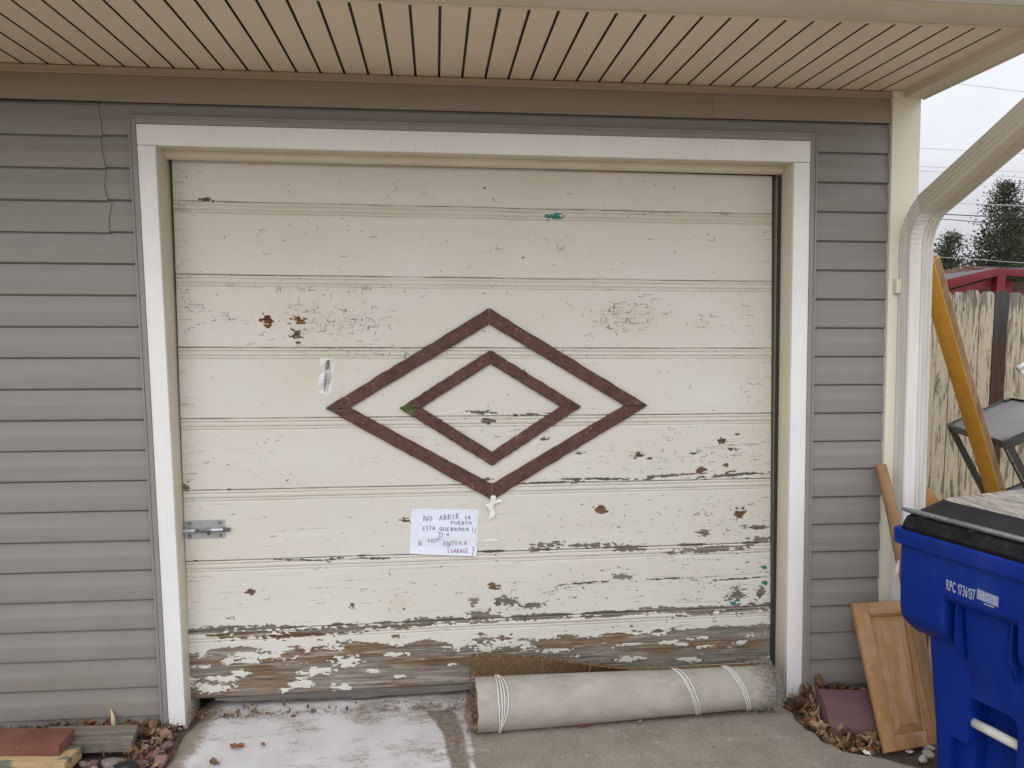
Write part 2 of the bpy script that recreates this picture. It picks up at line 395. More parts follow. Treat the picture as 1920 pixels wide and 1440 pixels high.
# ---- the door itself: tongue-and-groove boards, beads, worn paint
W, HH = 2.63, 2.31
TLc, TRc, BRc, BLc = (np.array(p) for p in ((-1.1006, .14, 2.412), (1.5238, .14, 2.393), (1.5804, .13, .100), (-1.0743, .07, .085)))
def D(X, Z, out=0.0):
    s, t = X/W, Z/HH
    P = (1-t)*((1-s)*TLc+s*TRc)+t*((1-s)*BLc+s*BRc)
    return (float(P[0]), float(P[1]-out), float(P[2]))
JO = [.172, .479, .787, 1.091, 1.399, 1.707, 2.015]
chips=[(0.379,0.676,0.043,0.052,5),(0.509,0.668,0.052,0.021,5),(0.494,0.732,0.047,0.043,4),(0.132,0.167,0.04,0.012,1),(1.629,0.202,0.064,0.014,2),(1.292,1.074,0.118,0.017,3),(1.495,1.085,0.142,0.009,3),(1.315,1.115,0.071,0.019,3),(1.64,1.086,0.059,0.019,3),(2.0,1.282,0.033,0.024,1),(2.395,1.216,0.038,0.019,1),(2.446,1.257,0.052,0.012,3),(2.461,1.189,0.028,0.012,3),(2.298,1.355,0.038,0.021,1),(2.415,1.337,0.028,0.014,1),(2.441,1.375,0.047,0.017,1),(1.821,1.531,0.047,0.033,1),(2.482,1.564,0.043,0.043,1),(2.565,1.63,0.1,0.019,3),(2.592,1.688,0.085,0.017,0),(2.303,1.653,0.057,0.021,0),(2.333,1.73,0.332,0.021,0),(1.954,1.712,0.142,0.019,0),(1.583,1.685,0.118,0.021,0),(1.755,1.691,0.19,0.009,0),(1.915,1.845,0.081,0.021,0),(1.506,1.963,0.095,0.019,0),(1.384,1.94,0.081,0.038,0),(1.325,1.868,0.043,0.028,1),(1.235,1.939,0.024,0.033,0),(1.275,1.997,0.095,0.028,0),(2.467,1.954,0.081,0.057,0),(2.579,1.951,0.038,0.043,0),(2.468,1.988,0.047,0.019,2),(2.6,1.9,0.019,0.019,2),(2.6,1.83,0.019,0.014,2),(2.501,2.021,0.261,0.038,0),(2.281,2.031,0.19,0.019,0),(2.077,2.009,0.142,0.021,0),(1.876,2.023,0.284,0.012,0),(0.261,2.031,0.261,0.033,0),(0.649,2.034,0.426,0.028,0),(0.465,2.049,0.284,0.019,1),(0.929,2.028,0.284,0.019,0),(1.166,2.017,0.355,0.019,0),(1.529,2.019,0.237,0.019,0),(0.15,2.005,0.284,0.014,0),(1.566,1.197,0.033,0.014,3),(1.723,1.265,0.047,0.007,3),(1.299,1.377,0.047,0.012,3),(1.539,1.396,0.284,0.007,3),(1.833,1.385,0.332,0.009,3),(2.132,1.376,0.237,0.009,3),(2.462,1.378,0.284,0.012,3),(2.258,1.274,0.024,0.007,3),(2.057,1.295,0.024,0.009,3),(2.488,1.877,0.261,0.007,3),(2.129,1.863,0.284,0.007,3),(1.753,1.868,0.19,0.009,3),(1.517,1.705,0.038,0.014,0),(0.7,1.932,0.021,0.024,3),(0.267,1.849,0.033,0.014,1),(0.94,1.554,0.038,0.014,1),(0.011,1.38,0.019,0.033,3),(2.567,2.128,0.118,0.024,0),(2.359,2.144,0.057,0.019,0),(2.216,2.423,0.142,0.012,0),(0.796,1.719,0.142,0.009,3),(0.474,1.715,0.19,0.007,3),(0.623,1.716,0.059,0.012,0)]
crack=[(0.686,0.667,0.225,0.095,60),(0.505,0.668,0.142,0.095,26),(1.914,0.66,0.166,0.071,40),(1.926,0.624,0.261,0.095,24),(2.31,0.657,0.071,0.043,10),(0.193,0.659,0.095,0.038,8),(0.073,0.615,0.047,0.024,5),(2.107,1.271,0.213,0.095,26),(2.436,1.277,0.166,0.095,26),(1.517,1.238,0.284,0.142,8),(2.385,1.579,0.19,0.118,20),(1.855,1.614,0.355,0.083,14),(1.507,1.901,0.355,0.095,22),(2.205,1.879,0.355,0.095,24),(0.819,0.805,0.355,0.038,34),(1.62,0.805,0.237,0.033,10),(0.599,0.53,0.616,0.019,30),(2.236,0.177,0.308,0.014,8),(0.379,1.878,0.379,0.095,10),(0.933,1.877,0.284,0.095,8),(1.359,0.71,0.19,0.071,6),(0.832,0.321,0.829,0.118,8),(1.893,0.302,0.592,0.118,6),(1.3,0.082,1.185,0.071,6),(2.511,0.656,0.095,0.142,8),(2.538,1.027,0.083,0.284,14),(0.041,0.581,0.036,0.474,12),(0.307,1.266,0.237,0.095,6),(0.41,1.595,0.355,0.095,5),(1.375,1.139,0.142,0.095,10)]
isl=[(0.097,2.267,0.142,0.038),(0.143,2.227,0.118,0.024),(0.211,2.207,0.071,0.028),(0.552,2.217,0.142,0.028),(0.668,2.18,0.118,0.047),(0.481,2.278,0.107,0.019),(0.326,2.137,0.118,0.033),(0.373,2.092,0.142,0.024),(0.879,2.157,0.095,0.019),(1.164,2.128,0.118,0.047),(1.284,2.151,0.095,0.033),(1.381,2.132,0.19,0.033),(1.404,2.208,0.118,0.024),(1.15,2.221,0.071,0.012),(1.552,2.115,0.118,0.019),(1.601,2.181,0.166,0.017),(1.95,2.169,0.095,0.012),(2.127,2.171,0.095,0.021),(2.307,2.198,0.071,0.019),(2.489,2.187,0.059,0.019),(1.949,2.238,0.107,0.024),(0.783,2.23,0.047,0.019),(0.9,2.261,0.038,0.014),(0.257,2.157,0.071,0.019),(0.056,2.17,0.059,0.012),(1.8,2.103,0.142,0.019)]

def door_mesh():
    xs = np.linspace(0, W, 640)
    zs = set(np.round(np.linspace(0, HH, 540), 4))
    for j in JO:
        for d in (-.004, -.0015, 0, .0015, .004, .0115, .0135, .0155, .0175, .0335, .0355, .0375, .0455, .0475, .0495): zs.add(round(j+d, 4))
    zs = np.array(sorted(zs)); zs = zs[np.concatenate([[True], np.diff(zs) > .0008])]
    X, Z = np.meshgrid(xs, zs); nx, nz = len(xs), len(zs)
    N1 = fbm(X/.05, Z/.014, 1, 4, .6); BK = blocky(X/.016, Z/.007, 2); BK2 = blocky(X/.034, Z/.013, 3)
    edge = .55*N1+.28*BK+.17*BK2-.5
    wob = .003*(fbm(X/.3, Z/5, 40, 3)-.5)
    Zw = Z-wob
    # how far the paint has gone: > 0 is bare
    P = np.full(X.shape, -.6)
    kind = np.zeros(X.shape)                    # 0 weathered, 1 fresh red-brown, 2 teal, 3 dark
    for i, (cx, cz, w, h, k) in enumerate(chips):
        sx, sz = w*.5+.004, h*.5+(.0005 if k == 3 else .003)
        sl = RNG.uniform(-.06, .06)
        dd = 1-np.sqrt(((X-cx)/sx)**2+((Zw-cz-sl*(X-cx))/sz)**2)
        m = np.abs(X-cx) < sx*2.2
        e2 = (.45*fbm(X[m]/.018, Z[m]/.005, 100+i, 3, .6)+.35*BK[m]+.20*BK2[m]-.5)
        f = dd[m]*.65+e2*(1.9 if k != 4 else 2.6)-(0 if k != 4 else .25)
        Pm = P[m]; km = kind[m]; up_ = f > Pm
        km[up_ & (f > -.25)] = 1 if k == 4 else k; P[m] = np.maximum(Pm, np.where(np.abs(dd[m]) > 2.2, -.6, f)); kind[m] = km
    # bare band of the bottom board
    zj = 2.015+.012*X/W
    t = (Zw-zj-.045)/(HH-zj-.045)
    bias = np.interp(t, [-.05, .06, .16, .34, .6, 1.0], [-.62, -.36, -.02, .26, .33, .26])
    bias = bias+.22*(fbm(X/.5, Z/.4, 61, 2)-.5)-.14*np.clip((.35-X)/.35, 0, 1)*(t < .9)+.10*np.exp(-((X-.9)/.25)**2)
    band = bias+1.15*(fbm(X/.11, Z/.028, 62, 4, .55)-.5)+.40*edge
    band = np.where(t < -.02, -.6, band)
    for i, (cx, cz, w, h) in enumerate(isl):
        m = (np.abs(X-cx) < w) & (np.abs(Zw-cz) < h*1.4)
        dd = 1-np.sqrt(((X[m]-cx)/(w*.5))**2+((Zw[m]-cz)/(h*.5))**2)
        band[m] = np.minimum(band[m], -(dd*.8+(fbm(X[m]/.02, Z[m]/.008, 200+i, 3, .6)+BK[m]*.5-.75)*1.4))
    P = np.maximum(P, band)
    # ragged bare line just above the lower joints, worse to the right
    for ji, (j, a) in enumerate(zip(JO, (.0, .0, .03, .12, .2, .36, .55))):
        dz = (j-Zw)
        f = a*(.35+.65*np.clip(X/W*1.3, 0, 1) if ji < 6 else 1.0)-.45+.95*(fbm(X/.09, Z/.2+ji*7, 70+ji, 4, .6)-.5)+.35*edge-np.abs(dz-.002)/.030
        P = np.maximum(P, np.where((dz > -.012) & (dz < .05), f+.12, -.6))
    # small random flecks on the lower right
    fl = fbm(X/.028, Z/.007, 90, 4, .6)+.35*(BK-.5)
    wgt = np.clip((Z-1.1)/1.2, 0, 1)*np.clip(X/W-.25, 0, 1)
    P = np.maximum(P, (fl-.90+.20*wgt)*2.0)
    P = np.clip(P, -.6, .8)
    # bare wood colour
    gr = fbm(X/.35, Z/.0055, 21, 4, .6); hue = fbm(X/.3, Z/.05, 22, 3); blot = fbm(X/.12, Z/.02, 23, 3)
    h = np.clip((hue-.5)*3.2+.5, 0, 1)[..., None]
    brown = np.array((.165, .110, .066)); grey = np.array((.205, .182, .155))
    wc = brown*h+grey*(1-h); wc = wc*np.clip(.35+1.3*gr, .3, 1.5)[..., None]
    pale = np.clip((fbm(X/.2, Z/.012, 24, 4, .6)-.58)*5, 0, .55)[..., None]; wc = wc*(1-pale)+np.array((.42, .40, .36))*pale
    pr_ = (Zw > 2.22)[..., None]*.25; wc = wc*(1-pr_)+np.array((.20, .175, .15))*pr_
    up7 = (Zw < 2.03)[..., None]; wc = np.where(up7, np.array((.185, .165, .145))*np.clip(.4+1.2*gr, .3, 1.4)[..., None], wc)
    wc = np.where((kind == 1)[..., None], np.array((.150, .088, .055))*np.clip(.3+1.2*gr, .3, 1.3)[..., None], wc); wc = np.where((kind == 5)[..., None], np.array((.17, .065, .03))*np.clip(.2+1.4*blot, .3, 1.3)[..., None], wc)
    wc = np.where((kind == 2)[..., None], np.array((.03, .20, .17)), wc); wc = np.where((kind == 3)[..., None], wc*.72, wc)
    # cracks and dirt lines: K = 1 is a dark open crack; holds painted edge shade too
    K = np.zeros(X.shape)
    def line(x0, z0, x1, z1, d):
        n = max(2, int(max(abs(x1-x0)/.0035, abs(z1-z0)/.0035))+1)
        for q in range(n+1):
            i = int(np.searchsorted(xs, x0+(x1-x0)*q/n)); j = int(np.searchsorted(zs, z0+(z1-z0)*q/n))
            if 0 <= i < nx and 0 <= j < nz: K[j, i] = max(K[j, i], d*random.uniform(.6, 1))
    for cx, cz, rx, rz, n in crack:
        for q in range(int(n*2.5)):
            x = random.gauss(cx, rx*.5); z = random.gauss(cz, rz*.5); d = random.choice((.34, .40, .46, .55, .65, .85))
            hor = random.random() < .55
            for sgm in range(random.choice((1, 1, 1, 2, 2))):
                ln = random.uniform(.008, .032)*random.choice((-1, 1))
                if hor: x2, z2 = x+ln, z+random.uniform(-.004, .004)
                else: x2, z2 = x+random.uniform(-.004, .004), z+ln*.6
                line(x, z, x2, z2, d); x, z = x2, z2; hor = not hor
    for q in range(420):            # hairline checks along the grain
        x = random.uniform(.01, W-.1); z = random.uniform(.02, HH-.03); L0 = random.uniform(.03, .16); d = random.uniform(.24, .40)+.10*(z > 1.1)+.10*(z > 1.7)
        z1 = z
        for sgm in range(4): line(x, z1, x+L0/4, z1+random.uniform(-.002, .002), d*random.uniform(.8, 1.1)); x += L0/4
    for q in range(110):            # ragged ends along the left and right edge
        x = .004 if q % 2 else W-.006; z = random.uniform(.05, HH-.05); line(x, z, x+random.uniform(.015, .06)*(1 if q % 2 else -1), z+random.uniform(-.004, .004), random.uniform(.3, .75))
    # longer hand-placed splits
    for pts, d in (([(.01, .05), (.12, .045), (.3, .02), (.38, .008)], .55), ([(.05, .60), (.08, .607), (.105, .603), (.11, .625)], .9), ([(.005, .615), (.05, .607)], .5),
                   ([(1.6, 1.262), (1.8, 1.25), (2.0, 1.262)], .6), ([(2.3, 1.245), (2.45, 1.235), (2.625, 1.225)], .9), ([(2.33, 1.25), (2.45, 1.25)], .7),
                   ([(1.55, 1.905), (1.75, 1.872), (2.0, 1.868), (2.3, 1.862), (2.62, 1.845)], .8), ([(1.25, 1.275), (1.33, 1.262), (1.36, 1.25)], .9),
                   ([(2.2, .46), (2.3, .45)], .4), ([(2.36, .80), (2.5, .82), (2.6, .835)], .6), ([(.0, 1.24), (.09, 1.225)], .7), ([(.10, 1.255), (.2, 1.252)], .4),
                   ([(1.9, .668), (2.02, .672), (2.06, .66)], .85), ([(.84, .70), (.85, .66), (.90, .65)], .8), ([(.80, .70), (.84, .695)], .7), ([(.0, 1.77), (.05, 1.775), (.10, 1.77)], .8), ([(.0, 1.79), (.07, 1.788)], .7),
                   ([(1.35, .13), (1.36, .137), (1.362, .148)], 1.0), ([(1.75, .165), (1.86, .172), (1.98, .168)], .8)):
        for a, b in zip(pts[:-1], pts[1:]):
            n = 6; q0 = a
            for q in range(1, n+1):
                q1 = (a[0]+(b[0]-a[0])*q/n, a[1]+(b[1]-a[1])*q/n+random.uniform(-.0025, .0025)); line(*q0, *q1, d*random.uniform(.6, 1)); q0 = q1
    for c in range(9):                              # nails of the left and right rails and the middle rail
        for xx in (.045, 2.60, 1.33):
            z = .08+c*.26+random.uniform(-.05, .05)
            K[int(np.searchsorted(zs, min(z, 2.3))), int(np.searchsorted(xs, xx+random.uniform(-.02, .02)))] = random.uniform(.4, .9)
    for q in range(14):
        K[int(np.searchsorted(zs, 2.27+random.uniform(-.01, .01))), int(np.searchsorted(xs, .15+q*.18+random.uniform(-.05, .05)))] = .9
    # joints: dirt of varying strength
    for ji, j in enumerate(JO):
        jl = np.exp(-((Zw-j)/.0022)**2)*np.clip(.55+.08*ji+1.1*(fbm(X/.12, Z*0+ji, 50+ji, 4, .6)-.45), .30, 1)
        bl = np.zeros(X.shape)
        for b in (.0145, .0355, .0475): bl = np.maximum(bl, np.exp(-((Zw-j-b)/.002)**2)*np.clip(.52+.6*(fbm(X/.2, Z*0+b*90+ji, 55, 3)-.5), .25, .8))
        K = np.maximum(K, np.maximum(jl, bl*.8))
    K = np.maximum(K, .62*np.exp(-((P-.02)/.035)**2)*(P > -.5))          # broken paint edges: shade of the curl painted in as dark rims
    # yellowed and smudged paint
    S = np.clip((fbm(X/.5, Z/.18, 30, 4)-.5)*2.2, -1, 1)*.5
    S = S+.6*np.exp(-((X-.02)/.05)**2)*fbm(X/.05, Z/.03, 31, 3)+.5*np.exp(-((X-2.6)/.06)**2)*fbm(X/.05, Z/.03, 32, 3)
    for (cx, cz, rx, rz, a) in ((.9, 1.93, .05, .05, .9), (1.95, 2.06, .35, .03, .9), (2.3, .62, .1, .05, -.6), (.5, .72, .2, .05, -.5), (2.35, 1.0, .15, .08, -.6), (.5, 1.6, .12, .02, -.5), (1.7, 1.6, .3, .03, .5), (1.35, .05, .8, .04, .5)):
        S = S+a*np.exp(-((X-cx)/rx)**2-((Z-cz)/rz)**2)
    for cx, cz, rx, rz, n in crack: S = S+.5*min(1, n/30)*np.exp(-((X-cx)/rx)**2-((Z-cz)/rz)**2)*(fbm(X/.05, Z/.03, 38, 3)+.2)
    for ji, j in enumerate(JO): S = S+(.75-.07*ji)*((Zw > j-.004) & (Zw < j+.052))*(.35+.9*fbm(X/.25, Z/.02, 39, 3))
    S = np.clip(S*.5+.5, 0, 1)
    # relief
    out = np.zeros(X.shape)
    for ji, j in enumerate(JO):
        u = Zw-j
        out -= .005*np.exp(-(u/.0022)**2)
        out += np.where((u > .002) & (u < .0145), .0018*np.sin(np.clip((u-.002)/.0125, 0, 1)*np.pi), 0)
        out += np.where((u > .0145) & (u < .0355), .0024*np.sin(np.clip((u-.0145)/.021, 0, 1)*np.pi), 0)
        for b in (.0145, .0355, .0475): out -= .003*np.exp(-((u-b)/.0018)**2)
        out += .0012*((ji*37) % 5-2)*(u > 0)*np.clip(1-u/.3, 0, 1)*.3
    out += np.where(P < 0, .0020, 0)+.0007*(fbm(X/.05, Z/.02, 33, 3)-.5)
    out += .0032*np.exp(-((P+.04)/.05)**2)*(P > -.55)*(fbm(X/.02, Z/.01, 35, 2)-.2)       # curled lips
    out += .004*(fbm(X/.9, Z/.5, 36, 2)-.5)
    s, tt = X/W, Z/HH
    V = ((1-tt)*(1-s))[..., None]*TLc+((1-tt)*s)[..., None]*TRc+(tt*(1-s))[..., None]*BLc+(tt*s)[..., None]*BRc
    V[..., 1] -= out
    V[-1, :, 2] += .004*(fbm(xs/.08, xs*0, 37, 3)-.5)
    V = V.reshape(-1, 3)-np.array(rootloc(garage))
    idx = np.arange(nx*nz).reshape(nz, nx)
    q = np.stack([idx[:-1, :-1], idx[1:, :-1], idx[1:, 1:], idx[:-1, 1:]], -1).reshape(-1, 4)
    # edges and back, 38 mm thick
    border = np.concatenate([idx[0, :-1], idx[:-1, -1], idx[-1, :0:-1], idx[:0:-1, 0]])
    nb = len(border); B = V[border].copy(); B[:, 1] += .038; b0 = len(V); V = np.concatenate([V, B])
    nxt = np.roll(np.arange(nb), -1)
    qb = np.stack([border, border[nxt], b0+nxt, b0+np.arange(nb)], -1); q = np.concatenate([q, qb])
    me = bpy.data.meshes.new('door'); me.vertices.add(len(V)); me.vertices.foreach_set('co', V.astype(np.float32).ravel())
    me.loops.add(q.size); me.loops.foreach_set('vertex_index', q.astype(np.int32).ravel())
    me.polygons.add(len(q)); me.polygons.foreach_set('loop_start', (np.arange(len(q))*4).astype(np.int32))
    me.polygons.foreach_set('use_smooth', np.ones(len(q), bool))
    me.update(calc_edges=True); me.validate()
    def fa(name, a):
        at = me.attributes.new(name, 'FLOAT', 'POINT'); at.data.foreach_set('value', np.concatenate([a.ravel(), a.ravel()[border]]).astype(np.float32))
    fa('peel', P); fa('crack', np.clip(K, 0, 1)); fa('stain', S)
    at = me.attributes.new('woodcol', 'FLOAT_COLOR', 'POINT')
    c4 = np.concatenate([wc, np.ones(wc.shape[:2]+(1,))], -1).reshape(-1, 4); at.data.foreach_set('color', np.concatenate([c4, c4[border]]).astype(np.float32).ravel())
    return me
def m_door():
    t = NT('peeling_cream_paint')
    P = t.attr('peel'); K = t.attr('crack'); S = t.attr('stain'); WC = t.attr('woodcol', 'Color')
    n = t.noise(120, t.vec((.55, 1, 1.2)), 4, .6)
    pe = t.math('ADD', P, t.rng(n, 0, 1, -.11, .11))
    m = t.rng(pe, -.02, .02)
    c = t.mix(S, (.672, .657, .617), (.550, .520, .435))
    v = t.rng(t.noise(2.6, None, 6), .3, .7); c = t.mix(t.math('MULTIPLY', v, .45), c, (.625, .622, .588))
    gr = t.rng(t.noise(18, t.vec((.5, 1, 12)), 6, .65), .56, .78); c = t.mix(t.math('MULTIPLY', gr, .22), c, (.42, .37, .29))
    sm = t.rng(t.noise(5, t.vec((1, 1, 1.6)), 7, .7), .62, .8); c = t.mix(t.math('MULTIPLY', sm, .28), c, (.48, .42, .33))
    hi = t.rng(t.noise(7, t.vec((1.5, 1, 1)), 6, .7), .64, .8); c = t.mix(t.math('MULTIPLY', hi, .5), c, (.80, .79, .75))
    wn = t.rng(t.noise(75, t.vec((.09, 1, 2.6)), 6, .65), .3, .7, .38, 1.5)
    w = t.n('ShaderNodeVectorMath', operation='SCALE'); t.L(WC, w.inputs[0]); t.L(wn, w.inputs['Scale'])
    c = t.mix(m, c, w.outputs[0])
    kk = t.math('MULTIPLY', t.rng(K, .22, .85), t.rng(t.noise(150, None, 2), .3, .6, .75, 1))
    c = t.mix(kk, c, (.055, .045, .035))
    t.col(c); t.rough(t.rng(m, 0, 1, .48, .85))
    t.bump(t.math('ADD', t.noise(60, t.vec((.4, 1, 1.8)), 5), t.math('MULTIPLY', t.noise(9, None, 4), .8)), .22, .0015)
    return t.m
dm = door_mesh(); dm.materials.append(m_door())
door = bpy.data.objects.new('door', dm); COL.objects.link(door); door.parent = garage
door['label'] = 'cream garage door of horizontal boards with peeling paint'

def diamond(ctr, hw, ht, wv, wh, th, seed):
    """four mitred strips: outer half-width hw, half-height ht, inner offset wh / wv"""
    mb = MB(); rnd = random.Random(seed)
    cx, cz = ctr
    O = [(cx, cz-ht[0]), (cx+hw[1], cz), (cx, cz+ht[1]), (cx-hw[0], cz)]
    I = [(cx, cz-ht[0]+wv), (cx+hw[1]-wh, cz), (cx, cz+ht[1]-wv), (cx-hw[0]+wh, cz)]
    for k in range(4):
        a, b, c, d = O[k], O[(k+1) % 4], I[(k+1) % 4], I[k]
        n = 26; ra = []; 
        for i in range(n+1):
            f = .004+.992*i/n
            jo = rnd.uniform(-.003, .0018) if k < 2 else rnd.uniform(-.0018, .003); ji = rnd.uniform(-.0012, .0012)
            po = (a[0]+(b[0]-a[0])*f, a[1]+(b[1]-a[1])*f+jo); pi = (d[0]+(c[0]-d[0])*f, d[1]+(c[1]-d[1])*f+ji)
            e = .08
            po2 = (po[0]+(pi[0]-po[0])*e, po[1]+(pi[1]-po[1])*e); pi2 = (pi[0]-(pi[0]-po[0])*e, pi[1]-(pi[1]-po[1])*e)
            h = th+rnd.uniform(-.001, .001)
            ra.append([D(*po, -.004), D(*po, h*.82), D(*po2, h), D(*pi2, h), D(*pi, h*.82), D(*pi, -.004)])
        mb.loft(ra, smooth=False)
    return mb
M_TRIM = m_trim()
build('diamond_trim', diamond((1.328, 1.047), (.721, .713), (.436, .42), .070, .107, .020, 1), M_TRIM, door)
build('diamond_trim', diamond((1.330, 1.050), (.403, .406), (.255, .262), .061, .095, .020, 2), M_TRIM, door)
# barrel bolt on the left edge
mb = MB()
def dbox(x0, x1, z0, z1, o0, o1, mi=0):
    vs = [D(x, z, o_) for o_ in (o0, o1) for z in (z0, z1) for x in (x0, x1)]
    mb.add(vs, [(0, 1, 3, 2), (4, 6, 7, 5), (0, 4, 5, 1), (2, 3, 7, 6), (0, 2, 6, 4), (1, 5, 7, 3)], mi)
dbox(.001, .170, 1.527, 1.606, .0, .005)
mb.tube([D(-.006, 1.570, .014), D(.165, 1.568, .014)], .0125, 14)
mb.tube([D(-.012, 1.570, .014), D(.192, 1.567, .014)], .0075, 10, 1)
mb.tube([D(.05, 1.568, .0235), D(.115, 1.567, .0235)], .006, 8, 1)
mb.tube([D(.06, 1.566, .020), D(.06, 1.566, .030)], .008, 10, 1); mb.tube([D(.108, 1.572, .018), D(.108, 1.581, .034)], .007, 10, 1)
for x in (.022, .150):
    for z in (1.540, 1.594): mb.tube([D(x, z, .004), D(x, z, .0085)], .0075, 10, 1); mb.tube([D(x, z, .004), D(x, z, .0090)], .0035, 8, 0)
build('barrel_bolt', mb, [M_STEEL, M_STEELD], door, sharp=R_(40))
mb = MB()   # rotten board hanging under the door
n = 60; ra = []
for i in range(n+1):
    X = .10+2.5*i/n; dr = .030+.022*math.sin(min(1, i/34)*math.pi)*(i < 34)+.006*random.random()
    p = D(X, HH-.01, -.012)
    ra.append([(p[0], p[1], p[2]+.02), (p[0], p[1], p[2]-dr), (p[0], p[1]+.02, p[2]-dr), (p[0], p[1]+.02, p[2]+.02)])
mb.loft(ra, smooth=False)
build('bottom_rail', mb, wood('grey_rotten_wood', (.10, .09, .08), (.22, .205, .185), (2, 30, 40)), door)

# corner post
mb = MB()
mb.box(1.9915, 2.1155, -.030, -.0005, .0, 2.7365); mb.box(1.986, 1.9915, -.0305, -.0005, .0, 2.7365); mb.box(1.9925, 2.1125, -.034, -.0305, 2.698, 2.735); mb.box(2.1085, 2.1155, -.0003, .10, .0, 2.736)
build('corner_post', mb, M_POST, garage, bevel=.003, fn=G)

# downspout: fluted pipe, crimped elbow, diagonal run up to the gutter
def spout_section(w, d, ribs=True):
    """x across, y depth; front is -d.  fluted right half of the front and both sides"""
    p = []
    def flute(a, b, n, amp, f):
        for i in range(n*4+1):
            s_ = i/(n*4); p.append(f(a+(b-a)*s_, amp*(.5-.5*math.cos(s_*n*2*math.pi))**1.6))
    r = .012
    p.append((-w/2+.002, 0)); flute(-.012, -d+.016, 3, .006, lambda s_, o_: (-w/2+o_, s_))
    for k in range(4): a = math.pi+k*math.pi/6; p.append((-w/2+r+r*math.cos(a), -d+r+r*math.sin(a)))
    p.append((-w/2+.048, -d)); flute(-w/2+.050, w/2-.004, 3, .016, lambda s_, o_: (s_, -d+o_))
    p.append((w/2-.002, -d+.002)); flute(-d+.012, -.012, 3, .0035, lambda s_, o_: (w/2-o_, s_)); p.append((w/2-.002, 0))
    return p
SW, SDp = .108, .082; SX = 2.0835
SEC = spout_section(SW, SDp)
spout = None
mb = MB()
rings = []
for z in np.linspace(.02, 2.0, 12): rings.append([(SX+a, -.034+b, z) for a, b in SEC])
mb.loft(rings, smooth=True)
spout = build('downspout', mb, M_SPOUT, garage, fn=G, sharp=R_(50))
mb = MB(); rings = []
ang_end = R_(90-22.5)
Rb = .20; y0 = -.034-SDp*.5
c0 = (y0-Rb, 2.054)            # bend centre (y, z), pipe turns toward -y
steps = 36
for i in range(-4, steps+1):
    if i < 0: a = 0; off = i*.016
    else: a = ang_end*i/steps; off = 0
    cy_ = c0[0]+Rb*math.cos(a); cz_ = c0[1]+Rb*math.sin(a)+off
    cr = 1.0+(.035 if 0 < i < 29 and i % 4 < 2 else 0)+(.03 if i < 0 else 0)
    ring = []
    for x_, y_ in SEC:
        l = (y_+SDp*.5)*cr         # local depth, + is toward the wall
        ring.append((SX+x_*cr, cy_+l*math.cos(a), cz_+l*math.sin(a)))
    rings.append(ring)
mb.loft(rings, smooth=True); end = (cy_, cz_)
M_BEI = plain('beige_downspout_paint', (.57, .525, .43), (.63, .585, .485), 4, .42, vs=(5, 1, 1), speck=(40, .72, (.36, .31, .23)))
build('elbow', mb, M_SPOUT, spout, fn=G, sharp=R_(50))
mb = MB(); rings = []
t_ = (-math.sin(ang_end), math.cos(ang_end))
for i in range(8):
    s_ = -.03+.92*i/7; k = 1.045
    ring = []
    for x_, y_ in SEC:
        l = (y_+SDp*.5)*k
        ring.append((SX+x_*k, end[0]+t_[0]*s_+l*math.cos(ang_end), end[1]+t_[1]*s_+l*math.sin(ang_end)))
    rings.append(ring)
mb.loft(rings, smooth=True)
build('upper_pipe', mb, M_BEI, spout, fn=G, sharp=R_(50))
mb = MB(); mb.box(SX-.078, SX-.053, -.060, -.0345, 1.862, 1.925); mb.tube([(SX-.060, -.0600, 1.915), (SX-.060, -.062, 1.915)], .004, 8); mb.tube([(SX-.060, -.0600, 1.872), (SX-.060, -.062, 1.872)], .004, 8)
build('strap', mb, M_POST, spout, fn=G, bevel=.001)
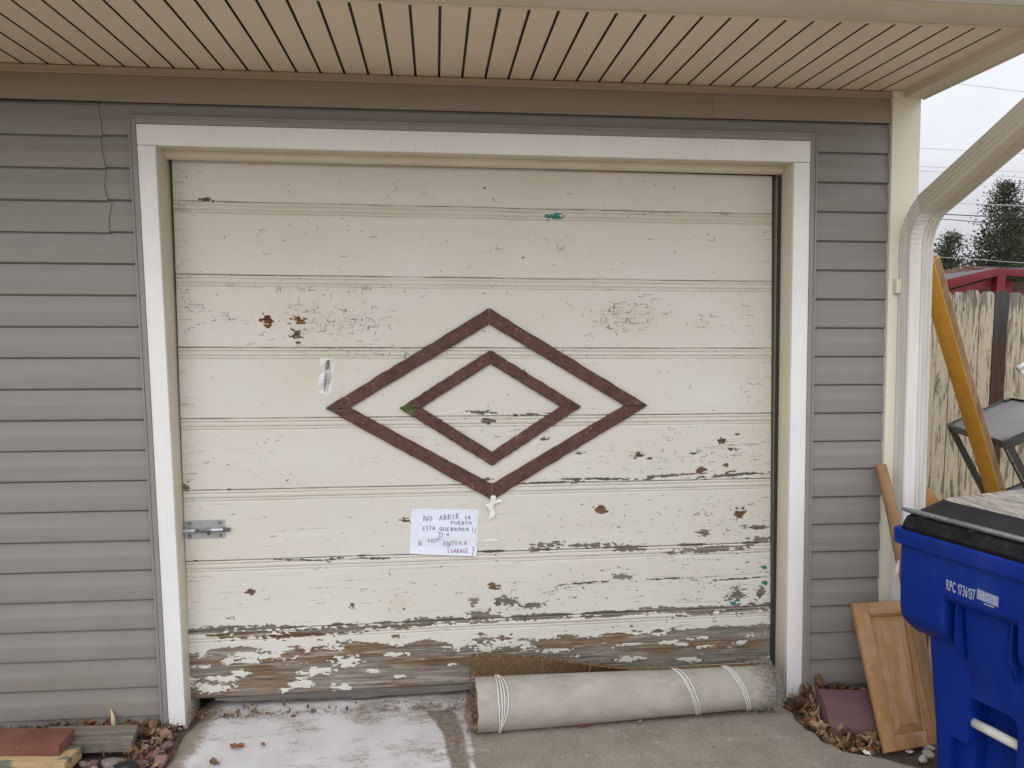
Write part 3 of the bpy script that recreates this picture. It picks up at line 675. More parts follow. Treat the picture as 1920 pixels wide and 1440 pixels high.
# ------------------------------------------------------------------ ground and driveway
def slab_left(y): return -1.062+.012*math.sin(y*7)+.006*math.sin(y*23)
XR = [(.2, 1.545), (-.02, 1.552), (-.16, 1.566), (-.21, 1.571), (-.385, 1.592), (-.485, 1.661), (-.562, 1.794), (-.626, 1.886), (-.72, 2.2), (-.95, 3.2), (-1.3, 5), (-9, 5.2)]
def slab_right(y):
    ys_ = [-a for a, b in XR]; return float(np.interp(-y, ys_, [b for a, b in XR]))+(.008*math.sin(y*31)+.005*math.sin(y*67) if y > -.7 else 0)
def driveway():
    yl = list(np.arange(.30, -1.3, -.009))+list(np.linspace(-1.32, -9, 40)); nx = 380
    ys_ = np.array(yl); rows = []
    for y in yl:
        a, b = slab_left(y), slab_right(y)
        if y > .0: a = max(a, -1.12)
        s_ = np.linspace(0, 1, nx)
        b1 = min(b, 1.9); xs = np.where(s_ < .9, a+(b1-a)*s_/.9, b1+(b-b1)*(s_-.9)/.1) if b > 1.9 else a+(b-a)*s_
        rows.append(np.stack([xs, np.full(nx, y)], -1))
    G_ = np.array(rows); X, Y = G_[..., 0], G_[..., 1]
    z = .020+.004*(fbm(X/.6, Y/.6, 301, 3)-.5)+.002*(fbm(X/.06, Y/.06, 302, 3)-.5)
    le = np.clip((X-X[:, :1])/.085, 0, 1); z = z-.045*(1-le)**1.6           # worn sloping left edge
    re = np.clip((X[:, -1:]-X)/.03, 0, 1); z = z-.05*(1-re)**2*(Y > -2)
    z = z+.005*np.clip((Y-.01)/.08, 0, 1)
    # white residue: soaked in on the left half, broken by a bare tongue and a stripe
    e = .05*(fbm(X/.10, Y/.10, 303, 4)-.5)
    t1 = np.interp(-Y, [-.3, -.07, .0, .2, .457, .9, 2], [-.25, -.17, -.05, .02, .06, .10, .2])       # left edge of tongue
    t2 = np.interp(-Y, [-.3, -.05, .0, .05, .228, .463, .9, 2], [-.25, -.10, .055, .085, .108, .121, .15, .3])   # right edge of tongue
    t3 = np.interp(-Y, [-.3, .05, .2, .466, .9, 2], [.16, .118, .140, .152, .17, .3])                # right edge of stripe
    white = np.clip((t1+e*.5-X)/.012+.5, 0, 1)
    stripe = np.clip((X-t2-e*.12)/.006, 0, 1)*np.clip((t3+e*.12-X)/.006, 0, 1)*.8
    white = np.maximum(white, stripe); white = np.maximum(white, np.clip((Y+.015)/.02, 0, 1)*np.clip((.13-X)/.05, 0, 1)*.9)
    patch = fbm(X/.28, Y/.16, 304, 4, .55)
    white = white*np.clip(.55+1.5*(patch-.32), .25, 1)
    white = white*np.clip((X-X[:, :1]-.07)/.06+e*6, 0, 1)
    dirt_dark = np.clip(1-np.abs(Y-.03)/.07, 0, 1)*fbm(X/.05, Y/.04, 305, 4, .6)*.95+np.clip((X-1.2)/.4, 0, 1)*np.clip(1+Y/.5, 0, 1)*.35*fbm(X/.1, Y/.1, 306, 3)+np.clip(1-(X-X[:, :1])/.1, 0, 1)*.25
    under = np.exp(-((Y+.19+.05*(X-.1)*-1)/.035)**2)*((X > .12) & (X < 1.5))*.6  # darker strip on the concrete along the foot of the carpet roll
    tongue = np.clip((X-t1-e*.5)/.012+.5, 0, 1)*np.clip((t2+e*.12-X)/.01, 0, 1)*(Y < -.0)
    dirt_dark = np.clip(dirt_dark*np.where((X < .05) & (Y < .0), .7, 1)+under+.42*tongue, 0, 1)
    white = white*(.82+.3*np.exp(-((X+.42)/.07)**2)+.25*np.exp(-((X+.18)/.06)**2)+.2*np.exp(-((X+.75)/.1)**2))
    V = np.stack([X, Y, z], -1).reshape(-1, 3); ny = len(yl)
    idx = np.arange(nx*ny).reshape(ny, nx)
    q = np.stack([idx[:-1, :-1], idx[1:, :-1], idx[1:, 1:], idx[:-1, 1:]], -1).reshape(-1, 4)
    border = np.concatenate([idx[0, :-1], idx[:-1, -1], idx[-1, :0:-1], idx[:0:-1, 0]]); nb = len(border)
    B = V[border].copy(); B[:, 2] = -.12; b0 = len(V); V = np.concatenate([V, B]); nxt = np.roll(np.arange(nb), -1)
    q = np.concatenate([q, np.stack([border, b0+np.arange(nb), b0+nxt, border[nxt]], -1)])
    me = bpy.data.meshes.new('driveway'); me.from_pydata(V.tolist(), [], q.tolist()); me.update()
    me.polygons.foreach_set('use_smooth', np.ones(len(q), bool))
    for n_, a in (('white', white), ('dirt_dark', dirt_dark)):
        at = me.attributes.new(n_, 'FLOAT', 'POINT'); at.data.foreach_set('value', np.concatenate([a.ravel(), a.ravel()[border]]).astype(np.float32))
    t = NT('weathered_concrete'); Wt = t.attr('white'); Dt = t.attr('dirt_dark')
    f = t.rng(t.noise(4, None, 8, .65), .3, .7); c = t.mix(f, (.245, .206, .165), (.355, .308, .255))
    g = t.rng(t.noise(170, None, 3, .6), .42, .68); c = t.mix(t.math('MULTIPLY', g, .55), c, (.15, .115, .088))
    g2 = t.rng(t.noise(110, None, 2), .70, .74); c = t.mix(g2, c, (.50, .45, .40))
    sp = t.rng(t.noise(30, None, 4, .6), .66, .72); c = t.mix(t.math('MULTIPLY', sp, .6), c, (.13, .10, .08))
    br = t.noise(20, t.vec((.45, 1, 1), (0, 0, .25)), 7, .72)
    wm = t.math('ADD', Wt, t.rng(br, .3, .7, -.42, .30)); wm = t.math('ADD', wm, t.rng(t.noise(120, None, 3), .3, .7, -.25, .2)); wm = t.rng(wm, .12, .66)
    wc = t.mix(t.rng(t.noise(5, None, 5), .3, .7), (.56, .55, .55), (.70, .69, .695))
    c = t.mix(t.math('MULTIPLY', wm, .9), c, wc)
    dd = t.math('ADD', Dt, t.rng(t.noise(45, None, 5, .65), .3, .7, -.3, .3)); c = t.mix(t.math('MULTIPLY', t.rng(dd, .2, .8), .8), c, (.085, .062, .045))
    t.col(c); t.rough(.9); t.bump(t.noise(160, None, 4), .5, .002); t.b.inputs['Specular IOR Level'].default_value = .15
    me.materials.append(t.m)
    o_ = bpy.data.objects.new('driveway', me); COL.objects.link(o_); o_['kind'] = 'structure'
    return o_
driveway()
# soil sheet out to the horizon, finer near the garage
def soil():
    mb = MB(); X = sorted(set(list(np.arange(-3.2, 3.6, .05))+[-400, -60, -20, -8, -5, 5, 8, 20, 60, 400])); Y = sorted(set(list(np.arange(-1.6, 1.0, .05))+[-400, -60, -20, -8, -4, -2.5, 2, 4, 8, 20, 60, 400]))
    A, B = np.meshgrid(X, Y); ins = (A > -1.05) & (A < 1.5)
    z = -.012+.025*(fbm(A/.25, B/.25, 401, 4)-.5)*(np.abs(A) < 5)-.03*ins
    z = np.where((A > 1.55) & (B > -.45) & (B < .0), z+.012, z)
    mb.loft([[(float(A[j, i]), float(B[j, i]), float(z[j, i])) for i in range(len(X))] for j in range(len(Y))], cap=False, closed=False)
    t = NT('bed_soil'); f = t.rng(t.noise(14, None, 8, .65), .3, .7); c = t.mix(f, (.055, .038, .028), (.135, .10, .075))
    g = t.rng(t.noise(70, None, 4, .6), .5, .62); c = t.mix(t.math('MULTIPLY', g, .6), c, (.20, .15, .12)); sx = t.n('ShaderNodeSeparateXYZ'); t.L(t.tc.outputs['Object'], sx.inputs[0]); far = t.rng(t.math('ADD', sx.outputs['Y'], t.rng(t.noise(3, None, 4), .3, .7, -.3, .3)), -1.1, -1.5); far2 = t.rng(sx.outputs['Y'], 2.5, 3.2); c = t.mix(t.math('MAXIMUM', far, far2), c, t.mix(t.rng(t.noise(25, None, 6), .3, .7), (.24, .20, .13), (.40, .34, .24))); t.col(c); t.rough(.95); t.bump(t.noise(60, None, 5), .8, .01)
    o_ = build('ground', mb, t.m); o_['kind'] = 'structure'
soil()

# ------------------------------------------------------------------ stones, leaves, timber in the beds
def rock_mb(seed, flat=.6):
    rnd = random.Random(seed); bm = bmesh.new(); bmesh.ops.create_icosphere(bm, subdivisions=3, radius=1)
    pl = []
    for i in range(9):
        n = Vector((rnd.gauss(0, 1), rnd.gauss(0, 1), rnd.gauss(0, .8))).normalized(); pl.append((n, rnd.uniform(.55, .9)))
    for v in bm.verts:
        for n, d in pl:
            s_ = v.co.dot(n)
            if s_ > d: v.co -= n*(s_-d)*.92
        v.co += Vector((rnd.gauss(0, 1), rnd.gauss(0, 1), rnd.gauss(0, 1)))*.012
        v.co.z *= flat; v.co.y *= .8
    me = bpy.data.meshes.new('rock'); bm.to_mesh(me); bm.free()
    me.polygons.foreach_set('use_smooth', np.ones(len(me.polygons), bool)); me.set_sharp_from_angle(angle=R_(24))
    return me
def rockmat(name, a, b):
    t = NT(name); f = t.rng(t.noise(2.2, None, 6, .6), .3, .7); c = t.mix(f, a, b); g = t.rng(t.noise(12, None, 4, .6), .5, .7)
    oi = t.n('ShaderNodeObjectInfo'); hv = t.rng(oi.outputs['Random'], 0, 1, .7, 1.25); s_ = t.n('ShaderNodeVectorMath', operation='SCALE')
    c = t.mix(t.math('MULTIPLY', g, .35), c, (.42, .36, .33)); t.L(c, s_.inputs[0]); t.L(hv, s_.inputs['Scale']); t.col(s_.outputs[0]); t.rough(.85); t.bump(t.noise(14, None, 5), .5, .05); return t.m
RM = [rockmat('pink_stone', (.25, .135, .115), (.36, .23, .20)), rockmat('grey_stone', (.28, .25, .23), (.40, .36, .33)), rockmat('tan_stone', (.33, .25, .18), (.42, .34, .27)), rockmat('white_stone', (.55, .52, .47), (.70, .67, .62))]
RME = {}
for mi in range(4):
    for k in range(3):
        me = rock_mb(mi*10+k, .5+.12*k); me.materials.append(RM[mi]); RME[(mi, k)] = me
RL = ['pinkish landscaping rock in the leafy bed left of the garage door', 'grey landscaping rock in the leafy bed left of the garage door', 'tan landscaping rock in the leafy bed left of the garage door']
rr = random.Random(5); placed = []
busy = [(-1.7, -1.20, -.24, -.06), (-1.75, -1.40, -.36, -.13)]
def free(x, y, r):
    for a, b, c_, d_ in busy:
        if a-r < x < b+r and c_-r < y < d_+r: return False
    if (x+1.178)**2+(y+.375)**2 < (.05+r*.8)**2: return False
    return all((x-px)**2+(y-py)**2 > (r+pr_)**2*.62 for px, py, pr_ in placed)
def add_rock(x, y, r, mi, k, label, group, z=None):
    o_ = bpy.data.objects.new('landscape_rock', RME[(mi, k)]); COL.objects.link(o_)
    o_.scale = (r, r*rr.uniform(.8, 1.1), r*rr.uniform(.75, 1.1)); o_.rotation_euler = (rr.uniform(-.3, .3), rr.uniform(-.3, .3), rr.uniform(0, 6.3))
    o_.location = (x, y, r*.30 if z is None else z); tag(o_, label, 'rock', group)
# hand-placed larger ones first
for x, y, r, mi, k in ((-1.085, -.29, .042, 0, 0), (-1.125, -.25, .034, 0, 1), (-1.15, -.315, .036, 0, 2), (-1.095, -.345, .026, 0, 1), (-1.27, -.29, .046, 1, 0), (-1.25, -.36, .036, 1, 1), (-1.10, -.17, .028, 0, 0), (-1.135, -.075, .030, 0, 2), (-1.17, -.05, .024, 1, 2), (-1.34, -.28, .028, 0, 1),
                       (-1.30, -.045, .030, 0, 0), (-1.24, -.05, .026, 0, 2), (-1.42, -.055, .030, 0, 1), (-1.47, -.05, .03, 2, 0), (-1.55, -.06, .034, 0, 2), (-1.62, -.07, .03, 2, 1), (-1.50, -.035, .024, 1, 0), (-1.37, -.05, .024, 0, 2), (-1.20, -.03, .02, 1, 1), (-1.12, -.40, .04, 0, 0), (-1.31, -.40, .04, 1, 2), (-1.10, -.235, .02, 1, 0)):
    placed.append((x, y, r)); add_rock(x, y, r, mi, k, RL[mi], 'landscaping rocks in the left bed')
for q in range(4000):
    x = rr.uniform(-1.85, -1.08); y = rr.uniform(-.50, -.02); r = rr.choice((.010, .012, .015, .018, .022, .028))
    if x > slab_left(y)-r-.005 or not free(x, y, r): continue
    placed.append((x, y, r)); mi = rr.choice((0, 0, 0, 1, 2)); add_rock(x, y, r, mi, rr.randrange(3), RL[mi], 'landscaping rocks in the left bed')
    if len(placed) > 200: break
for x, y, r in ((2.01, -.43, .032), (1.985, -.475, .026), (1.955, -.52, .030), (1.915, -.555, .024), (2.06, -.40, .022), (1.89, -.50, .016)):
    add_rock(x, y, r, 3, rr.randrange(3), 'whitish pebble on the soil between the cabinet door and the blue bin', 'whitish pebbles beside the bin', z=.014)
add_rock(1.693, -.335, .030, 2, 1, 'flat tan stone in the dry leaves in front of the maroon block', None, z=.03)

def leaf_geo(mb, x, y, z, L, w, rz, tilt, roll, curl, mi=0):
    M = Matrix.Rotation(rz, 3, 'Z') @ Matrix.Rotation(tilt, 3, 'Y') @ Matrix.Rotation(roll, 3, 'X'); rings = []
    nn = 6
    for i in range(nn+1):
        s_ = i/nn; ww = w*(.12+.88*math.sin(math.pi*min(1, s_*.93+.05))**.8); zz = curl*L*(s_-.5)**2*1.8
        rings.append([M @ Vector((L*(s_-.5), ww*t_*.5, zz+curl*1.2*ww*abs(t_)**1.6+.10*L*math.sin(s_*7+t_*2.3+rz*5)*abs(t_+.3)+.05*L*math.sin(s_*17+rz))) + Vector((x, y, z)) for t_ in (-1, -.4, .4, 1)])
    mb.loft(rings, cap=False, closed=False, mi=mi, smooth=True)
def leafmat(name, a, b):
    t = NT(name); c = t.mix(t.rng(t.noise(9, None, 4), .3, .7), a, b); c = t.mix(t.math('MULTIPLY', t.rng(t.noise(60, None, 3), .5, .7), .4), c, tuple(v*.4 for v in a)); t.col(c); t.rough(.75); t.bump(t.noise(90, None, 4), .5, .003); return t.m
LM = [leafmat('brown_leaf', (.15, .085, .045), (.235, .145, .085)), leafmat('tan_leaf', (.30, .20, .12), (.38, .27, .17)), leafmat('rust_leaf', (.21, .09, .038), (.28, .14, .065)), leafmat('dark_leaf', (.07, .04, .025), (.13, .075, .045))]
def litter(name, label, spots, n, seed, lo=.02, hi=.055):
    rnd = random.Random(seed); mb = MB()
    for q in range(n):
        x, y, z = spots(rnd); L = rnd.uniform(lo, hi)
        leaf_geo(mb, x, y, z+rnd.uniform(.0, .02), L, L*rnd.choice((.06, .10, .22, .35, .5)), rnd.uniform(0, 6.3), rnd.uniform(-.7, .7), rnd.uniform(-.8, .8), rnd.uniform(-1.3, 1.4), rnd.choice((0, 0, 0, 1, 1, 2, 3)))
    o_ = build(name, mb, LM); o_['kind'] = 'stuff'; tag(o_, label, 'dry leaves'); return o_
def sp_left(r):
    while True:
        if r.random() < .45: x, y = r.uniform(-1.95, -1.13), r.uniform(-.075, -.012)
        else: x, y = r.uniform(-1.95, -1.075), r.uniform(-.55, -.02)
        if x < slab_left(y)-.01 and not (-1.68 < x < -1.22 and -.36 < y < -.08 and r.random() < .9): return x, y, .004+.012*r.random()
litter('leaf_litter', 'brown dry leaves and twigs scattered among the rocks of the left bed', sp_left, 900, 21)
def sp_right(r):
    while True:
        x, y = (r.gauss(1.74, .13), r.gauss(-.17, .12)) if r.random() < .7 else (r.uniform(1.6, 1.85), r.gauss(-.36, .06))
        if y < -.028 and x > slab_right(y)-.03 and x < 2.1 and y > -.50 and x > 1.63-(.06 if y < -.1 else 0) and not (x > 1.68 and -.40 < y < -.18 and r.random() < .8): return x, y, .008+.045*max(0, 1-abs(y+.05)/.16)*r.random()
litter('leaf_litter', 'drift of brown dry leaves around the maroon block right of the door', sp_right, 680, 22, .03, .075)
def sp_sill(r):
    x = r.choice((r.uniform(-1.08, -.75), r.uniform(-1.08, .15))); return x, r.uniform(-.005, .075), .024
litter('debris', 'dark crumbs and leaf bits swept under the bottom edge of the door', sp_sill, 150, 23, .008, .026)

lf = None
LEAVES = [(-.80, -.25, .055, 2, 'rust brown leaf lying flat on the white stained concrete'), (-.86, -.36, .05, 0, 'pair of curled brown leaf scraps at the bottom of the white concrete'), (-.70, -.24, .03, 2, 'small rust leaf on the white concrete'),
          (-.62, -.02, .03, 2, 'orange leaf scrap close under the door sill'), (.62, -.215, .035, 2, 'rust leaf scrap lying in front of the carpet roll'), (1.42, -.165, .04, 0, 'brown leaf near the frayed end of the carpet roll'), (.08, -.28, .022, 2, 'tiny orange leaf bit near the left end of the carpet roll'), (.86, -.205, .03, 1, 'thin tan leaf sliver beside the carpet roll')]
for x, y, L, mi, lab in LEAVES:
    mb = MB(); leaf_geo(mb, x, y, .029, L, L*.55, rr.uniform(0, 6), rr.uniform(-.15, .15), rr.uniform(-.15, .15), .35)
    tag(build('dead_leaf', mb, LM[mi]), lab, 'leaf', 'leaves on the concrete')
mb = MB()   # standing splinter of wood against the siding
mb.loft([[(-1.362, -.05, .02), (-1.345, -.052, .02), (-1.343, -.040, .02), (-1.36, -.038, .02)], [(-1.366, -.035, .075), (-1.353, -.037, .075), (-1.352, -.03, .075), (-1.364, -.028, .075)], [(-1.372, -.025, .105), (-1.369, -.026, .105), (-1.369, -.024, .105), (-1.371, -.022, .105)]], smooth=False)
tag(build('wood_splinter', mb, plain('pale_splinter', (.50, .36, .22), (.6, .46, .3), 20, .8)), 'pale wood splinter standing upright against the bottom of the siding', 'wood splinter')
mb = MB()
for q in range(3):
    mb.loft([[(1.688+.022*i/5, -.505-.018*i/5+.007*j*(1 if q else -1), .026+.004*math.sin(i*1.9+j*2+q)+.003*q) for j in (-1, 0, 1)] for i in range(6)], cap=False, closed=False, smooth=False)
tag(build('crumpled_wrapper', mb, plain('white_plastic_wrapper', (.72, .73, .75), (.85, .85, .86), 60, .3, spec=.5)), 'crumpled white plastic wrapper on the concrete near the cabinet door', 'litter')

# grey plank, yellow block, red paver, dark cap
def slabbox(name, label, cat, p, h, z0, m, bevel=.003, jit=0):
    """p: four ground corners"""
    mb = MB(); vs = [(x, y, z) for z in (z0, z0+h) for x, y in p]
    mb.add(vs, [(3, 2, 1, 0), (4, 5, 6, 7), (0, 1, 5, 4), (1, 2, 6, 5), (2, 3, 7, 6), (3, 0, 4, 7)])
    o_ = build(name, mb, m, bevel=bevel); tag(o_, label, cat); return o_
def m_greyplank():
    t = NT('weathered_grey_plank'); v = t.vec((2.2, 34, 34)); g = t.noise(1.4, v, 8, .65, .7); c = t.mix(t.rng(g, .32, .68), (.10, .085, .068), (.30, .265, .215))
    k = t.rng(t.noise(7, None, 3), .58, .72); c = t.mix(t.math('MULTIPLY', k, .5), c, (.08, .07, .062)); t.col(c); t.rough(.85); t.bump(g, .5, .003); return t.m
M_GP = m_greyplank()
slabbox('weathered_plank', 'short weathered grey plank lying on the rocks beside the red paver', 'plank', [(-1.60, -.065), (-1.238, -.085), (-1.214, -.225), (-1.60, -.205)], .042, .018, M_GP)
t = NT('yellow_pine'); v = t.vec((2.5, 30, 30)); g = t.noise(1.4, v, 8, .6, .5); c = t.mix(t.rng(g, .3, .7), (.40, .27, .13), (.55, .40, .22))
gs = t.rng(t.math('ADD', t.noise(5, t.vec((1, 3, 4)), 5, .6), 0), .50, .56); c = t.mix(t.math('MULTIPLY', gs, .85), c, (.09, .13, .11)); t.col(c); t.rough(.7); t.bump(g, .3, .002)
slabbox('pine_block', 'yellow pine block with green paint smears under the red paver', 'wood block', [(-1.80, -.20), (-1.398, -.236), (-1.412, -.352), (-1.80, -.318)], .052, .010, t.m)
M_PAV = plain('red_concrete_paver', (.165, .062, .048), (.22, .095, .075), 7, .9, 150, .5, speck=(60, .68, (.32, .2, .17)), dist=.003)
slabbox('red_paver', 'red concrete paver lying on top of the yellow pine block', 'paver', [(-1.76, -.150), (-1.446, -.182), (-1.449, -.310), (-1.76, -.282)], .044, .0625, M_PAV, .004)
th = thing('garden_light', 'round black cap of a small garden light among the rocks', 'garden light', (-1.178, -.375, 0))
mb = MB(); n = 28
prof = [(.020, .0), (.034, .004), (.040, .02), (.040, .030)]
mb.loft([[(-1.178+r*math.cos(a*2*math.pi/n), -.375+r*math.sin(a*2*math.pi/n), z) for a in range(n)] for r, z in prof])
build('glass_base', mb, plain('cloudy_glass', (.35, .37, .38), (.55, .57, .58), 50, .15, spec=.6), th)
mb = MB(); prof = [(.043, .030), (.043, .038), (.036, .050), (.030, .0545), (.029, .053), (.024, .053), (.022, .0555), (.012, .056), (.010, .0545), (.002, .0545)]
mb.loft([[(-1.178+r*math.cos(a*2*math.pi/n), -.375+r*math.sin(a*2*math.pi/n), z) for a in range(n)] for r, z in prof])
build('cap', mb, plain('black_plastic', (.012, .012, .015), (.02, .02, .025), 20, .35, spec=.5), th, sharp=R_(40))

# maroon wall block lying in the leaves, right of the door
mb = MB(); M = Matrix.Rotation(R_(-9), 3, 'Z') @ Matrix.Rotation(R_(27), 3, 'X')
sec = [(-.105, -.05), (.105, -.05), (.105, .030), (.035, .052), (.025, .052), (-.085, .036), (-.105, .018)]
mb.loft([[Vector((1.800, -.285, .058))+M @ Vector((x, a, b)) for a, b in sec] for x in (-.155, .16)], smooth=False)
tag(build('wall_block', mb, plain('maroon_concrete_block', (.115, .062, .064), (.155, .09, .092), 9, .92, 160, .5, speck=(70, .68, (.33, .24, .23)), dist=.003), bevel=.004), 'maroon concrete wall block half buried in dry leaves', 'concrete block')

# ------------------------------------------------------------------ rolled-up carpet
car = thing('carpet_roll', 'rolled up old carpet with pale backing outside lying against the door', 'carpet', (.8, -.15, 0))
A0, A1 = Vector((.158, -.168, .125)), Vector((1.47, -.088, .112))
def cpt(s_, ph, dr=0.0):
    """point of the roll: s_ along the axis, ph in turns from the loose edge (0) inwards"""
    c_ = A0.lerp(A1, s_); R0 = .113-.018*s_+.001*math.sin(s_*7)
    ax = (A1-A0).normalized(); e1 = Vector((0, 0, 1)); e2 = e1.cross(ax).normalized()      # e2 points to the wall
    if e2.y < 0: e2 = -e2
    tip = R_(38+44*min(1, max(0, (s_-.15)/.45)))                 # loose edge: stands up behind at the left, lies down at the right
    lift = .105*max(0, 1-max(0, s_-.12)/.42)**1.3+.004
    ang = tip-ph*2*math.pi
    r = R0-max(0, ph-.55)*.0145+lift*max(0, 1-ph/.26)**2
    r += .0012*math.sin(ang*3+s_*5)+dr
    sag = -.006*max(0, -math.sin(ang))
    return c_+e2*(r*math.cos(ang))+e1*(r*math.sin(ang)+sag*0)
mb = MB(); ns, nph = 64, 190; TURN = 3.2; TH = .010
outer = [[cpt(i/ns+ .0012*math.sin(j*.9)*(1 if i in (0, ns) else 0), TURN*j/nph) for j in range(nph+1)] for i in range(ns+1)]
inner = [[cpt(i/ns+ .0012*math.sin(j*.9)*(1 if i in (0, ns) else 0), TURN*j/nph, -TH) for j in range(nph+1)] for i in range(ns+1)]
mb.loft(outer, cap=False, closed=False, mi=0); mb.loft(inner, cap=False, closed=False, mi=1)
for i in (0, ns): mb.loft([outer[i], inner[i]], cap=False, closed=False, mi=1)
mb.loft([[r[0] for r in outer], [r[0] for r in inner]], cap=False, closed=False, mi=1); mb.loft([[r[-1] for r in outer], [r[-1] for r in inner]], cap=False, closed=False, mi=1)
t = NT('carpet_backing'); f = t.rng(t.noise(5, t.vec((1, 1.4, 1.4)), 7, .6), .3, .7); c = t.mix(f, (.315, .295, .26), (.425, .402, .36))
w1 = t.rng(t.noise(90, t.vec((.25, 1, 1)), 3, .6), .35, .7); c = t.mix(t.math('MULTIPLY', w1, .35), c, (.33, .30, .26))
st = t.rng(t.noise(3.2, t.vec((1, 2, 2)), 8, .75), .49, .68); c = t.mix(t.math('MULTIPLY', st, .55), c, (.20, .18, .155)); sp = t.rng(t.noise(55, None, 3), .70, .74); c = t.mix(t.math('MULTIPLY', sp, .6), c, (.13, .11, .09))
t.col(c); t.rough(.92); t.bump(t.noise(230, None, 3), .45, .002); M_BACK = t.m
M_PILE = plain('brown_carpet_pile', (.105, .062, .034), (.21, .135, .08), 90, .98, 220, 1.0, spec=.05, dist=.006)
build('sheet', mb, [M_BACK, M_PILE], car, sharp=R_(60))
def hairs(name, gen, n, mats, seed, w=.0011):
    rnd = random.Random(seed); mb = MB()
    for q in range(n):
        p, d, L, mi = gen(rnd); d = d.normalized(); side = d.cross(Vector((rnd.gauss(0, 1), rnd.gauss(0, 1), rnd.gauss(0, 1)))).normalized()
        pts = []; cur = Vector(p); dd = d.copy()
        for i in range(4):
            pts.append(cur.copy()); dd = (dd+Vector((rnd.gauss(0, .55), rnd.gauss(0, .55), rnd.gauss(0, .55)-.16))).normalized(); cur += dd*L/3
        mb.loft([[p_-side*w*(1-i*.25), p_+side*w*(1-i*.25)] for i, p_ in enumerate(pts)], cap=False, closed=False, mi=mi)
    return build(name, mb, mats, car)
AX = (A1-A0).normalized()
def g_left(r):
    ph = r.uniform(0, TURN) if r.random() < .75 else r.uniform(0, 1.1); dr = -r.uniform(0, TH)
    return cpt(0, ph, dr), -AX+Vector((r.gauss(0, .5), r.gauss(0, .5), r.gauss(0, .5))), r.uniform(.006, .022), r.choice((0, 0, 0, 1))
hairs('frayed_edge', g_left, 1700, [M_PILE, plain('tan_yarn', (.36, .28, .19), (.45, .36, .26), 60, .95)], 31)
def g_edge(r):
    return cpt(r.random()**1.2*.98, 0, -r.uniform(0, TH)), Vector((r.gauss(0, .4), r.gauss(0, .3)-.3, r.uniform(.3, 1))), r.uniform(.004, .016), r.choice((0, 0, 1))
hairs('loose_edge_fringe', g_edge, 900, [M_PILE, bpy.data.materials['tan_yarn']], 33)
M_FUZZ = plain('grey_frayed_yarn', (.22, .195, .165), (.34, .31, .27), 60, .95)
def g_right(r):
    s_ = 1-abs(r.gauss(0, .035)) if r.random() < .45 else 1.0; ph = r.uniform(0, 1.05) if r.random() < .8 else r.uniform(1, TURN)
    p = cpt(min(1, s_), ph, .001); c_ = A0.lerp(A1, min(1, s_)); o_ = (p-c_).normalized()
    return p, AX*.8+o_*r.uniform(.1, .9)+Vector((r.gauss(0, .3), r.gauss(0, .3), r.gauss(0, .3))), r.uniform(.012, .042), r.choice((0, 0, 0, 1))
hairs('frayed_edge', g_right, 5200, [M_FUZZ, M_BACK], 32, .0012)
def g_str(r): return cpt(r.uniform(.05, .6), 0, 0), Vector((r.gauss(0, .6), -.6, r.uniform(-.2, .5))), r.uniform(.05, .10), 1
hairs('loose_thread', g_str, 10, [M_PILE, bpy.data.materials['tan_yarn']], 34, .0009)
M_TW = plain('white_twine', (.62, .61, .58), (.74, .73, .70), 90, .8)
def twine(offs, name='twine'):
    mb = MB()
    for f in offs:
        path = [cpt(f(j/60), .16+.86*j/60, .0035+.0006*math.sin(j)) for j in range(61)]
        mb.tube(path, .0024, 6)
    build(name, mb, M_TW, car)
bow = lambda a, b: (lambda u: a+b*math.sin(max(0, min(1, (u-.42)/.46))*math.pi))
twine([bow(.070, -.004), bow(.073, .004), bow(.074, .012), bow(.076, .022)])
sl = lambda a, b, o_: (lambda u: a+o_*(1 if u < .8 else 1-2*(u-.8))-b*max(0, (u-.45))*1.6)
twine([sl(.735, .085, 0), sl(.735, .085, .006), sl(.735, .075, .012)])
twine([sl(.915, .09, 0), sl(.915, .085, .005), sl(.915, .08, .010)])
# ------------------------------------------------------------------ handwritten note taped to the door
note = thing('paper_note', 'white paper note with handwritten warning taped to the garage door', 'paper note', D(1.11, 1.72, .01))
NC = [(.968, 1.499), (1.267, 1.511), (1.256, 1.722), (.955, 1.702)]
def npt(u, v, out=0):
    x = (1-v)*((1-u)*NC[0][0]+u*NC[1][0])+v*((1-u)*NC[3][0]+u*NC[2][0]); z = (1-v)*((1-u)*NC[0][1]+u*NC[1][1])+v*((1-u)*NC[3][1]+u*NC[2][1])
    b = .0035+.0035*math.sin(u*3.1)*math.sin(v*2.6)+.0012*math.sin(u*11+v*5)+.006*max(0, v-.85)/.15*(.5+u)
    return D(x, z, b+out)
mb = MB(); n = 40; rows = []
for j in range(n+1):
    v = j/n; tear = .010*math.sin(v*31)*(v > .45)+.006*math.sin(v*77)*(v > .5)+.004*math.sin(v*13)
    rows.append([npt(i/n*(1-.01+tear), v+.008*math.sin(i*.5)*(v < .02)) for i in range(n+1)])
mb.loft(rows, cap=False, closed=False)
mb.loft([[npt(i/n*.98, j/n, -.0006) for i in range(n+1)] for j in range(n+1)], cap=False, closed=False)
build('sheet', mb, plain('white_paper', (.70, .745, .86), (.74, .78, .875), 8, .7, 40, .1), note)
